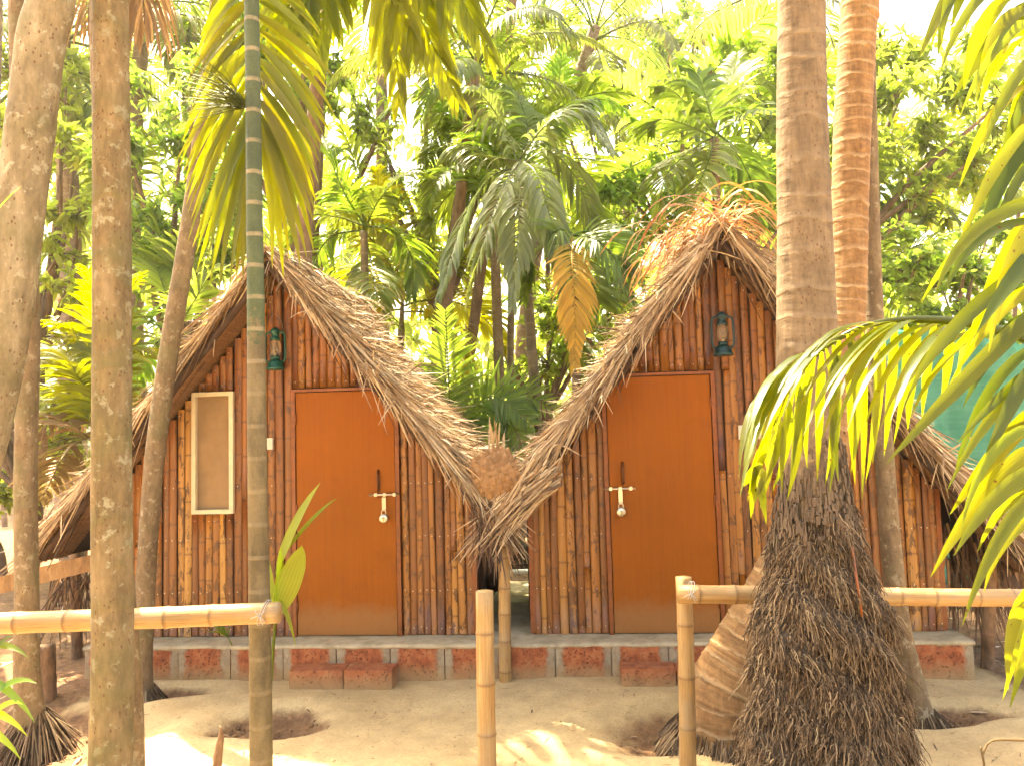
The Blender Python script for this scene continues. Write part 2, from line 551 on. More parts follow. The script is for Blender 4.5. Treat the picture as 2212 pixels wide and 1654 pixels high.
def bamboo_strip_mat():
    n = NT('bamboo_strip')
    o = n.obj()
    rn = n.rand()
    oo = n.shift(o, n.vec(n.math('MULTIPLY', rn, 37.0), n.math('MULTIPLY', rn, 11.0), n.math('MULTIPLY', rn, 53.0)))
    tone = n.ramp(rn, [(0, (0.16, 0.046, 0.010)), (0.35, (0.235, 0.076, 0.013)), (0.7, (0.315, 0.114, 0.021)), (0.92, (0.38, 0.158, 0.033)), (1, (0.46, 0.23, 0.06))])
    streak = n.noise(n.scale(oo, (60, 60, 2.0)), 1.0, 5, 0.6)
    c = n.mix(0.55, tone, n.ramp(streak, [(0.3, 0.45), (0.6, 1.1)]), 'MULTIPLY')
    burn = n.noise(n.scale(oo, (22, 22, 7)), 1.0, 4, 0.7, 0.5)
    amt = n.math('MULTIPLY_ADD', n.math('FRACT', n.math('MULTIPLY', rn, 9.7)), 0.12, 0.46)
    k = n.ramp(n.math('SUBTRACT', burn, amt), [(0.03, 0), (0.07, 0.85)])
    c = n.mix(k, c, (0.075, 0.022, 0.007))
    node = n.attr('k')
    c = n.mix(n.math('MULTIPLY', node, 0.75), c, (0.085, 0.028, 0.010))
    return n.end(c, 0.42, n.bump(streak, 0.25, 0.004), Coat_Weight=0.15, Coat_Roughness=0.35)
M['strip'] = bamboo_strip_mat()

def bamboo_pole_mat():
    n = NT('bamboo_pole')
    o = n.obj()
    s = n.noise(n.scale(n.vec(n.attr('a'), n.attr('v'), n.rand()), (3, 3, 9)), 1.0, 5, 0.6)
    c = n.ramp(s, [(0.3, (0.28, 0.15, 0.055)), (0.6, (0.42, 0.26, 0.11)), (0.8, (0.50, 0.35, 0.18))])
    st = n.noise(n.scale(n.vec(n.attr('a'), n.attr('v'), n.rand()), (14, 7, 9)), 1.0, 4, 0.7)
    c = n.mix(n.ramp(st, [(0.57, 0), (0.63, 0.8)]), c, (0.17, 0.07, 0.025))
    big = n.noise(n.scale(n.vec(n.attr('a'), n.attr('v'), n.rand()), (0.8, 2.2, 9)), 1.0, 3)
    c = n.mix(n.ramp(big, [(0.5, 0), (0.7, 0.5)]), c, (0.36, 0.17, 0.05))
    c = n.mix(n.math('MULTIPLY', n.attr('k'), 0.85), c, (0.17, 0.08, 0.03))
    c = n.mix(n.ramp(n.noise(n.shift(o, (2, 9, 4)), 5, 6, 0.7), [(0.5, 0), (0.72, 0.5)]), c, (0.30, 0.25, 0.18))
    return n.end(c, 0.5, n.bump(st, 0.15, 0.003))
M['pole'] = bamboo_pole_mat()

def simple(name, c, rough=0.6, grain=0.15, scale=40, metal=0.0, **kw):
    n = NT(name)
    o = n.obj()
    cc = n.mix(grain, c, n.ramp(n.noise(o, scale, 4), [(0.3, 0.3), (0.7, 1.3)]), 'MULTIPLY')
    n.b.inputs['Metallic'].default_value = metal
    return n.end(cc, rough, **kw)

def door_mat():
    n = NT('door_veneer')
    o = n.obj()
    g = n.noise(n.scale(o, (40, 40, 1.2)), 1.0, 5, 0.6, 0.3)
    f = n.noise(n.scale(o, (260, 260, 9)), 1.0, 3)
    big = n.noise(o, 1.6, 3)
    c = n.ramp(g, [(0.3, (0.265, 0.073, 0.006)), (0.65, (0.30, 0.085, 0.007))])
    c = n.mix(0.2, c, n.ramp(f, [(0.3, 0.6), (0.7, 1.15)]), 'MULTIPLY')
    c = n.mix(0.25, c, n.ramp(big, [(0.3, 0.55), (0.7, 1.2)]), 'MULTIPLY')
    sep = n.n('ShaderNodeSeparateXYZ')
    n.put(sep.inputs[0], o)
    low = n.math('SUBTRACT', sep.outputs[2], n.math('MULTIPLY', n.noise(o, 6, 5, 0.7), 0.30))
    c = n.mix(n.ramp(low, [(0.0, 0.55), (0.12, 0)]), c, (0.30, 0.16, 0.07))
    sc_ = n.noise(n.scale(o, (9, 9, 2.5)), 1.0, 7, 0.8)
    c = n.mix(n.ramp(sc_, [(0.62, 0), (0.75, 0.35)]), c, (0.36, 0.15, 0.04))
    c = n.mix(n.ramp(n.noise(n.shift(o, (4, 2, 7)), 3.5, 6, 0.7), [(0.55, 0), (0.75, 0.4)]), c, (0.14, 0.035, 0.006))
    return n.end(c, n.math('MULTIPLY_ADD', big, 0.2, 0.5), n.bump(f, 0.06, 0.002), Specular_IOR_Level=0.2)
M['door'] = door_mat()
M['door_frame'] = simple('door_frame', (0.23, 0.06, 0.012), 0.5, 0.4, 25)
M['steel'] = simple('steel', (0.62, 0.55, 0.44), 0.32, 0.2, 60, 0.9)
M['brass_dark'] = simple('dark_bronze', (0.15, 0.045, 0.012), 0.4, 0.2, 60, 0.3)
M['white_plastic'] = simple('white_plastic', (0.62, 0.57, 0.47), 0.4, 0.05)
M['cream_paint'] = simple('cream_paint', (0.66, 0.56, 0.38), 0.5, 0.15, 18)
M['curtain'] = simple('curtain', (0.30, 0.185, 0.095), 0.85, 0.35, 6)
M['lantern_green'] = simple('lantern_green', (0.012, 0.085, 0.062), 0.35, 0.3, 30, 0.2)
M['lantern_blue'] = simple('lantern_blue', (0.012, 0.050, 0.062), 0.35, 0.3, 30, 0.2)
M['wire'] = simple('wire', (0.20, 0.12, 0.07), 0.5)
M['string'] = simple('string', (0.42, 0.43, 0.44), 0.6)
M['dark_wood'] = simple('dark_wood', (0.055, 0.026, 0.014), 0.85, 0.5, 12)
M['timber'] = bark('timber', (0.20, 0.10, 0.045), (0.36, 0.20, 0.09), (0.50, 0.31, 0.16), spot=False)
M['char_wood'] = bark('char_wood', (0.03, 0.018, 0.012), (0.20, 0.11, 0.06), (0.34, 0.2, 0.11), spot=False)
M['pvc'] = simple('pvc', (0.70, 0.70, 0.72), 0.35, 0.1)
M['nail'] = simple('nail', (0.60, 0.5, 0.4), 0.35, 0.0, 10, 0.8)
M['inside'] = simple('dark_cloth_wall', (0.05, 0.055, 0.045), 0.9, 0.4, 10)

def glass_mat():
    n = NT('lantern_glass')
    n.b.inputs['Roughness'].default_value = 0.08
    n.b.inputs['Base Color'].default_value = (0.9, 0.78, 0.6, 1)
    n.b.inputs['Transmission Weight'].default_value = 0.92
    n.b.inputs['IOR'].default_value = 1.3
    return n.m
M['glass'] = glass_mat()

def laterite_mat(name, cement):
    """pitted red laterite; `cement` = how much of each block's border is smeared with cement"""
    n = NT(name)
    o = n.obj()
    sh = n.shift(o, n.vec(n.math('MULTIPLY', n.rand(), 31), 0.0, n.math('MULTIPLY', n.rand(), 17)))
    a = n.noise(sh, 14, 6, 0.7)
    c = n.ramp(a, [(0.3, (0.15, 0.042, 0.018)), (0.5, (0.35, 0.098, 0.038)), (0.72, (0.45, 0.175, 0.075))])
    pit = n.voro(sh, 45)
    pits = n.ramp(n.math('ADD', pit, n.math('MULTIPLY', n.noise(sh, 30, 3), 0.5)), [(0.36, 1), (0.5, 0)])
    c = n.mix(n.math('MULTIPLY', pits, 0.75), c, (0.05, 0.018, 0.010))
    dust = n.noise(sh, 22, 5, 0.75)
    c = n.mix(n.ramp(dust, [(0.58, 0), (0.72, 0.55)]), c, (0.42, 0.27, 0.14))
    h = n.math('SUBTRACT', n.math('MULTIPLY', a, 0.6), pits)
    if cement > 0:
        e = n.attr('e')        # 0 in the middle of the face, 1 at its border
        w = n.math('ADD', e, n.math('MULTIPLY', n.math('SUBTRACT', n.noise(sh, 11, 6, 0.75), 0.5), 0.55))
        k = n.ramp(w, [(0.66, 0), (0.78, 1)])
        cem = n.ramp(n.noise(sh, 18, 6, 0.7), [(0.3, (0.22, 0.165, 0.105)), (0.7, (0.40, 0.33, 0.24))])
        c = n.mix(n.math('MULTIPLY', k, cement), c, cem)
        h = n.math('MULTIPLY', h, n.math('SUBTRACT', 1.0, n.math('MULTIPLY', k, 0.75)))
    # soil splashed up from the yard
    low = n.math('ADD', n.attr('z'), n.math('MULTIPLY', n.noise(sh, 9, 5), 0.10))
    c = n.mix(n.ramp(low, [(0.06, 0.85), (0.17, 0)]), c, (0.37, 0.23, 0.115))
    return n.end(c, 0.95, n.bump(h, 0.9, 0.02))
M['laterite'] = laterite_mat('laterite', 0.95)
M['laterite_raw'] = laterite_mat('laterite_raw', 0.0)

def cement_mat():
    n = NT('cement')
    o = n.obj()
    c = n.ramp(n.noise(o, 7, 7, 0.7), [(0.3, (0.29, 0.22, 0.135)), (0.55, (0.48, 0.385, 0.26)), (0.8, (0.57, 0.475, 0.34))])
    return n.end(c, 0.9, n.bump(n.noise(o, 40, 6, 0.7), 0.4, 0.01))
M['cement'] = cement_mat()

def ground_mat():
    n = NT('ground')
    o = n.obj()
    s = n.attr('soil')
    a = n.noise(o, 1.3, 6, 0.6)
    fine = n.noise(o, 55, 5, 0.75)
    sand = n.ramp(a, [(0.3, (0.42, 0.285, 0.145)), (0.6, (0.54, 0.385, 0.21)), (0.8, (0.58, 0.435, 0.26))])
    sand = n.mix(0.4, sand, n.ramp(fine, [(0.3, 0.45), (0.65, 1.15)]), 'MULTIPLY')
    mid = n.noise(n.shift(o, (7, 2, 0)), 7, 6, 0.7)
    sand = n.mix(0.45, sand, n.ramp(mid, [(0.32, 0.62), (0.62, 1.08)]), 'MULTIPLY')
    sp = n.math('MULTIPLY', n.math('LESS_THAN', n.voro(o, 38), 0.16), n.math('GREATER_THAN', n.noise(o, 4, 3), 0.53))
    sand = n.mix(n.math('MULTIPLY', sp, 0.6), sand, (0.20, 0.12, 0.06))
    crack = n.voro(n.shift(o, n.vec(n.math('MULTIPLY', n.noise(o, 6, 4), .3), n.math('MULTIPLY', n.noise(n.shift(o, (5, 3, 1)), 6, 4), .3), 0.0)), 2.3, 'DISTANCE_TO_EDGE')
    ck = n.math('MULTIPLY', n.math('LESS_THAN', crack, 0.006), n.ramp(n.noise(o, 2.0, 3), [(0.5, 0), (0.62, 0.45)]))
    sand = n.mix(ck, sand, (0.20, 0.12, 0.06))
    soil = n.ramp(n.noise(o, 9, 7, 0.75), [(0.3, (0.10, 0.052, 0.028)), (0.5, (0.22, 0.115, 0.058)), (0.75, (0.36, 0.20, 0.10))])
    clod = n.noise(o, 28, 5, 0.8)
    soil = n.mix(0.6, soil, n.ramp(clod, [(0.3, 0.35), (0.65, 1.2)]), 'MULTIPLY')
    k = n.ramp(n.math('ADD', s, n.math('MULTIPLY', n.math('SUBTRACT', n.noise(o, 8, 7, 0.75), 0.5), 0.9)), [(0.32, 0), (0.72, 1)])
    c = n.mix(k, sand, soil)
    h = n.math('ADD', n.math('MULTIPLY', fine, 0.25), n.math('MULTIPLY', n.math('MULTIPLY', clod, k), 2.2))
    return n.end(c, 0.95, n.bump(h, 0.5, 0.02))
M['ground'] = ground_mat()

def net_mat():
    n = NT('green_net')
    o = n.obj()
    w = n.noise(n.scale(o, (2, 2, 14)), 1.0, 6, 0.7, 1.0)
    c = n.ramp(w, [(0.3, (0.09, 0.38, 0.28)), (0.6, (0.17, 0.50, 0.39)), (0.8, (0.40, 0.66, 0.55))])
    n.end(c, 0.6)
    tr = n.n('ShaderNodeBsdfTranslucent')
    n.put(tr.inputs['Color'], n.mix(0.3, c, (0.2, 0.6, 0.42)))
    mx = n.n('ShaderNodeMixShader')
    mx.inputs[0].default_value = 0.55
    n.t.links.new(n.b.outputs[0], mx.inputs[1])
    n.t.links.new(tr.outputs[0], mx.inputs[2])
    n.t.links.new(mx.outputs[0], n.out.inputs['Surface'])
    return n.m
M['net'] = net_mat()

def root_mat():
    n = NT('roots')
    r = n.attr('r')
    t = n.attr('t')
    c = n.ramp(n.math('FRACT', n.math('MULTIPLY', r, 5.7)), [(0, (0.040, 0.022, 0.012)), (0.45, (0.125, 0.074, 0.042)), (0.85, (0.25, 0.165, 0.10)), (1, (0.38, 0.28, 0.175))])
    c = n.mix(0.5, c, n.ramp(n.noise(n.obj(), 40, 3), [(0.3, 0.45), (0.7, 1.25)]), 'MULTIPLY')
    return n.end(c, 0.9)
M['roots'] = root_mat()
M['root_core'] = bark('root_core', (0.03, 0.018, 0.012), (0.07, 0.045, 0.03), (0.14, 0.095, 0.065), spot=False)
M['bark_rough'] = bark('bark_rough', (0.04, 0.024, 0.015), (0.10, 0.065, 0.042), (0.19, 0.13, 0.09), spot=True)
# ---------------------------------------------------------------- ground
PITS = []
def pit(px, py, rx, ry, depth, rim, dark):
    p = gnd(px, py)
    PITS.append((p.x, p.y, rx, ry, depth, rim, dark))
pit(585, 1562, 0.40, 0.20, 0.10, 0.016, 1.0)
pit(335, 1508, 0.36, 0.17, 0.07, 0.015, 0.85)
pit(120, 1596, 0.55, 0.42, 0.09, 0.015, 0.9)
pit(1520, 1572, 0.72, 0.27, 0.10, 0.02, 0.75)
pit(2030, 1545, 0.40, 0.16, 0.08, 0.015, 1.0)

def pitq(x, y, cx, cy, rx, ry):
    u, v = (x - cx) / rx, (y - cy) / ry
    th = np.arctan2(v, u)
    w = 1 + 0.13 * np.sin(2 * th + cx * 5) + 0.09 * np.sin(3 * th + cy * 7) + 0.06 * np.sin(5 * th + cx * 11)
    return np.sqrt(u ** 2 + v ** 2) / w

def gz(x, y):
    z = 0.012 * np.sin(x * 1.3 + 0.4) * np.cos(y * 1.1) + 0.004 * np.sin(x * 3.1 + y * 2.3) + 0.003 * np.sin(x * 11.0 + 2 * np.sin(y * 7)) * np.cos(y * 13.0 + x * 3)
    for cx, cy, rx, ry, d, rim, _ in PITS:
        q = pitq(x, y, cx, cy, rx, ry)
        z = z - d * np.exp(-q ** 4) + rim * np.exp(-((q - 1.35) / 0.35) ** 2)
    up = np.clip((y - 4.5) / 1.0, 0, 1)
    z = z + 0.045 * up * up * (3 - 2 * up)
    far = np.clip((y - 7) / 10, 0, 1)
    return z + far * (0.25 * np.sin(x * 0.5) + 0.3 * np.sin(y * 0.35 + x * 0.21))

def gsoil(x, y):
    k = np.clip((y - 5.75) / 0.15, 0, 1)
    k = np.maximum(k, np.clip((-2.62 - x + 0.35 * np.sin(y * 2.2)) / 0.2, 0, 1) * np.clip((y - 4.3) / 0.2, 0, 1))
    k = np.maximum(k, np.clip((x - 3.15) / 0.2, 0, 1) * np.clip((y - 4.7) / 0.2, 0, 1))
    for cx, cy, rx, ry, d, rim, dark in PITS:
        q = pitq(x, y, cx, cy, rx, ry)
        k = np.maximum(k, dark * np.clip((1.22 - q) / 0.5, 0, 1))
    return k

def graded(lo, hi, step, far_lo, far_hi):
    a = list(np.arange(lo, hi + step / 2, step))
    s, v = step, a[-1]
    while v < far_hi:
        s *= 1.25
        v += s
        a.append(v)
    s, v = step, a[0]
    while v > far_lo:
        s *= 1.25
        v -= s
        a.insert(0, v)
    return np.array(a)

gx = graded(-4.2, 4.4, 0.035, -260, 260)
gy = graded(3.3, 6.4, 0.03, -60, 420)
GX, GY = np.meshgrid(gx, gy)
nz = np.zeros_like(GX)
GZ = gz(GX, GY)
soil = gsoil(GX, GY)
GZ = GZ + soil * rng.normal(0, 0.006, GX.shape) * (np.abs(GX) < 5) * (GY < 7)
nx, ny = len(gx), len(gy)
idx = np.arange(nx * ny).reshape(ny, nx)
quads = np.stack([idx[:-1, :-1], idx[:-1, 1:], idx[1:, 1:], idx[1:, :-1]], -1).reshape(-1, 4)
ground = mesh_obj('ground', np.stack([GX, GY, GZ], -1).reshape(-1, 3), quads, M['ground'], attrs={'soil': soil})
ground['kind'] = 'structure'

def g0(x, y):
    return float(gz(np.array(x), np.array(y)))

# clods and dead leaves lying in the soil
mb = MB()
P0, W0, N0 = [], [], []
for cx, cy, rx, ry, d, rim, dark in PITS:
    for _ in range(220):
        q, th = 0.8 * R.random() ** 0.7, R.uniform(0, 6.28)
        x, y = cx + rx * q * math.cos(th), cy + ry * q * math.sin(th)
        r = R.uniform(0.003, 0.004 + 0.011 * R.random() ** 2)
        c = np.array((x, y, g0(x, y) + r * 0.3))
        V = np.array([(1, 0, 0), (-1, 0, 0), (0, 1, 0), (0, -1, 0), (0, 0, 1), (0, 0, -1)]) * r * rng.uniform(0.6, 1.3, (6, 1)) + rng.normal(0, r * 0.15, (6, 3)) + c
        mb.add(V, [(0, 2, 4), (2, 1, 4), (1, 3, 4), (3, 0, 4), (2, 0, 5), (1, 2, 5), (3, 1, 5), (0, 3, 5)], soil=1.0)
clods = mb.build('soil_clods', M['ground'], smooth=False)
clods['kind'] = 'stuff'
clods['label'] = 'loose brown clods of soil lying in the hollows round the trunks'
clods['category'] = 'soil'
K = 1500
bx = rng.uniform(-7, 7, K)
by = rng.uniform(4.3, 16, K)
keep = (gsoil(bx, by) > 0.5) & ~((bx > -3.2) & (bx < 3.3) & (by > 5.3) & (by < 7.8))
bx, by = bx[keep], by[keep]
K = len(bx)
base = np.stack([bx, by, gz(bx, by) + 0.012], -1)
d = unit(np.stack([rng.normal(0, 1, K), rng.normal(0, 1, K), rng.normal(0.08, 0.12, K)], -1))
V, Fc, t, r, x = ribbon(bend(base, d, rng.uniform(0.06, 0.28, K), rng.uniform(0, 0.25, K), 4), rng.uniform(0.006, 0.02, K), np.tile((0, 0, 1.0), (K, 1)), cols=2)
lit = mesh_obj('leaf_litter', V, Fc, M['straw'], attrs={'t': t, 'r': r})
lit['kind'] = 'stuff'
lit['label'] = 'dry brown leaf litter scattered over the soil beside and behind the huts'
lit['category'] = 'leaf litter'

K = 800
bx = rng.uniform(-3.2, 3.4, K)
by = rng.uniform(3.9, 5.4, K)
base = np.stack([bx, by, gz(bx, by) + 0.004], -1)
d = unit(np.stack([rng.normal(0, 1, K), rng.normal(0, 1, K), rng.normal(0.05, 0.08, K)], -1))
V, Fc, t, r, x = ribbon(bend(base, d, 0.010 + 0.07 * rng.random(K) ** 3, rng.uniform(0, 0.2, K), 4), rng.uniform(0.001, 0.005, K), np.tile((0, 0, 1.0), (K, 1)), cols=2)
lit = mesh_obj('yard_litter', V, Fc, M['straw_dark'], attrs={'t': t, 'r': r})
lit['kind'] = 'stuff'
lit['label'] = 'tiny bits of straw and leaf strewn on the swept sand of the yard'
lit['category'] = 'litter'

# ---------------------------------------------------------------- plinth
def block(s0, s1, z0, z1, of, depth, rough=0.006, nu=12, nv=7, top=True):
    """rough stone block: gridded front and top, border measure e, height z"""
    V, A, Z, Fc = [], [], [], []
    def grid(fn, nu, nv, efn):
        b = len(V)
        for j in range(nv + 1):
            for i in range(nu + 1):
                u, v = i / nu, j / nv
                V.append(fn(u, v))
                A.append(efn(u, v))
                Z.append(V[-1].z - 0.045)
        for j in range(nv):
            for i in range(nu):
                a = b + j * (nu + 1) + i
                Fc.append((a, a + 1, a + nu + 2, a + nu + 1))
    rd = 0.012
    def front(u, v):
        ex = min(u, 1 - u) * (s1 - s0)
        ez = min(v, 1 - v) * (z1 - z0)
        e = min(ex, ez)
        back = rd * max(0, 1 - e / 0.025) ** 2
        j = R.uniform(-rough, rough) if 0 < u < 1 and 0 < v < 1 else 0
        return wl(s0 + (s1 - s0) * u, z0 + (z1 - z0) * v, of - back + j)
    def ef(u, v):
        return max(abs(u - 0.5) * 2, abs(v - 0.55) * 1.1)
    grid(front, nu, nv, ef)
    if top:
        grid(lambda u, v: wl(s0 + (s1 - s0) * u, z1 - 0.0005 + (R.uniform(-rough, rough) * 0.4 if 0 < u < 1 and 0 < v < 1 else 0), of - rd - (depth - rd) * v), nu, 4, lambda u, v: 0.2)
    grid(lambda u, v: wl(s0, z0 + (z1 - z0) * v, of - rd - (depth - rd) * (1 - u)), 3, nv, lambda u, v: 0.6)
    grid(lambda u, v: wl(s1, z0 + (z1 - z0) * v, of - rd - (depth - rd) * u), 3, nv, lambda u, v: 0.6)
    return arr(V), Fc, A, Z

PZ = 0.288
sA, sB = wp(182, 1425, 0.26)[0], wp(2106, 1425, 0.26)[0]
plinth = thing('plinth', 'long low plinth of red laterite blocks with grey cement top under both huts', 'plinth', wl((sA + sB) / 2, 0, 0))
pitch = 0.393
s_joint = wp(960, 1420, 0.26)[0]
k0 = math.floor((sA - s_joint) / pitch)
edges = [s_joint + k * pitch for k in range(k0, 30)]
edges = [sA] + [e for e in edges if sA + 0.12 < e < sB - 0.12] + [sB]
for e0, e1 in zip(edges[:-1], edges[1:]):
    V, Fc, A, Z = block(e0 + 0.003, e1 - 0.003, -0.08, PZ - 0.024 + R.uniform(-0.006, 0.003), 0.266 + R.uniform(-0.008, 0.006), 0.2)
    mesh_obj('laterite_block', V, Fc, M['laterite'], plinth, {'e': A, 'z': Z}, loc=wl((e0 + e1) / 2, 0.1, 0.25))
# cement cap with a soft, uneven front edge, running back under the huts
rows = [(PZ - 0.034, 0.250), (PZ - 0.022, 0.262), (PZ - 0.010, 0.258), (PZ - 0.002, 0.240), (PZ, 0.205), (PZ, 0.0), (PZ, -1.0), (PZ, -2.1), (PZ - 0.3, -2.1)]
n_s = 160
V, Fc = [], []
for i in range(n_s + 1):
    s = sA - 0.01 + (sB - sA + 0.02) * i / n_s
    w = 0.005 * math.sin(s * 9) + 0.004 * math.sin(s * 31) + R.uniform(-0.004, 0.004)
    for z, o in rows:
        V.append(wl(s, z + (R.uniform(-0.002, 0.002) if z > 0.2 else 0), o + (w if o > 0.2 else 0)))
m = len(rows)
for i in range(n_s):
    for j in range(m - 1):
        Fc.append((i * m + j, i * m + j + 1, (i + 1) * m + j + 1, (i + 1) * m + j))
Fc.append(tuple(range(m)))
Fc.append(tuple(n_s * m + j for j in range(m - 1, -1, -1)))
mesh_obj('cement_cap', arr(V), Fc, M['cement'], plinth)
V, Fc = box(wl((sA + sB) / 2, 0.08, -0.94), (sB - sA - 0.02, 2.3, 0.36), WU)
mesh_obj('cement_core', V, Fc, M['cement'], plinth, smooth=False)

def step(px0, px1, py, label):
    s0, s1 = wp(px0, 1450, 0.5)[0], wp(px1, 1450, 0.5)[0]
    t = thing('stone_step', label, 'step', wl((s0 + s1) / 2, 0, 0.4))
    mid = (s0 + s1) / 2 + 0.02
    for a, b in ((s0, mid - 0.004), (mid + 0.004, s1)):
        V, Fc, A, Z = block(a, b, -0.08, 0.165 + R.uniform(-0.004, 0.004), 0.455 + R.uniform(-0.008, 0.008), 0.185, 0.008)
        mesh_obj('laterite_block', V, Fc, M['laterite_raw'], t, {'e': A, 'z': Z}, loc=wl((a + b) / 2, 0.06, 0.4))
step(618, 842, 0, 'two-block red laterite step below the door of the hut with the window')
step(1342, 1572, 0, 'two-block red laterite step below the windowless hut, half behind the root mound')

# ---------------------------------------------------------------- huts
def strip_mesh(z0, z1, w, seed):
    """split bamboo: half round, with raised nodes; local x across, y out, z up"""
    g = random.Random(seed)
    th = np.linspace(math.pi, 0, 7)
    zs, kk, ss = [z0], [0], [1]
    z = z0 + g.uniform(0.03, 0.35)
    while z < z1 - 0.03:
        for dz, k, q in ((-0.014, 0, 1), (-0.005, 0.6, 1.03), (0.0, 1, 1.05), (0.006, 0.3, 0.98), (0.016, 0, 1)):
            zs.append(z + dz); kk.append(k); ss.append(q)
        z += g.uniform(0.24, 0.42)
    zs.append(z1); kk.append(0); ss.append(1)
    pairs = sorted(zip(zs, kk, ss))
    V, A, Fc = [], [], []
    sway, ph = g.uniform(0.0, 0.004), g.uniform(0, 6)
    for zz, k, q in pairs:
        zz = min(max(zz, z0), z1)
        dx = sway * math.sin(zz * 2.2 + ph)
        for t in th:
            V.append((dx + math.cos(t) * w / 2 * (0.985 if q < 1.04 else 1.0), math.sin(t) ** 0.7 * w * 0.20 * q, zz))
            A.append(k)
    n = len(th)
    for i in range(len(pairs) - 1):
        for j in range(n - 1):
            Fc.append((i * n + j, i * n + j + 1, (i + 1) * n + j + 1, (i + 1) * n + j))
    b = len(pairs) - 1
    Fc.append(tuple(range(n)))
    Fc.append(tuple(b * n + j for j in range(n - 1, -1, -1)))
    return np.array(V), Fc, A

LOC2W = Matrix(((WU.x, WN.x, 0), (WU.y, WN.y, 0), (0, 0, 1)))

def put_local(V, s, z, o):
    """local (x along the wall, y out, z up) to world at wall point"""
    p = wl(s, z, o)
    return np.asarray(V) @ np.array(LOC2W).T + np.array(tuple(p))

class Roof:
    def __init__(self, ridge, eave, of, ob, sign):
        self.r, self.e, self.of, self.ob, self.sign = ridge, eave, of, ob, sign
        a, b = np.array(tuple(wl(*ridge, 0))), np.array(tuple(wl(*eave, 0)))
        self.L = np.linalg.norm(b - a)
        self.down = (b - a) / self.L
        self.back = -np.array(tuple(WN))
        nn = np.cross(self.down, self.back)
        self.nrm = nn if nn[2] > 0 else -nn
        self.a = a
    def pt(self, u, o, h=0.0):
        """u metres down the slope, o metres out of the wall plane, h above the underside"""
        u, o, h = np.asarray(u, float)[..., None], np.asarray(o, float)[..., None], np.asarray(h, float)[..., None]
        return self.a + self.down * u + np.array(tuple(WN)) * o + self.nrm * h
    def z_at(self, s):
        f = (s - self.r[0]) / (self.e[0] - self.r[0])
        return self.r[1] + (self.e[1] - self.r[1]) * f

def strands(n, base, d, L, droop, W, nrm, mat, name, parent, S=4, cols=2, prof=STRAW_PROFILE):
    V, Fc, t, r, x = ribbon(bend(base, d, L, droop, S), W, nrm, prof, 0.2, cols)
    o = mesh_obj(name, V, Fc, mat, parent, {'t': t, 'r': r, 'x': x})
    o['kind'] = 'stuff'
    return o

def rough_dir(d, n, spread):
    return unit(np.tile(d, (n, 1)) + rng.normal(0, spread, (n, 3)))

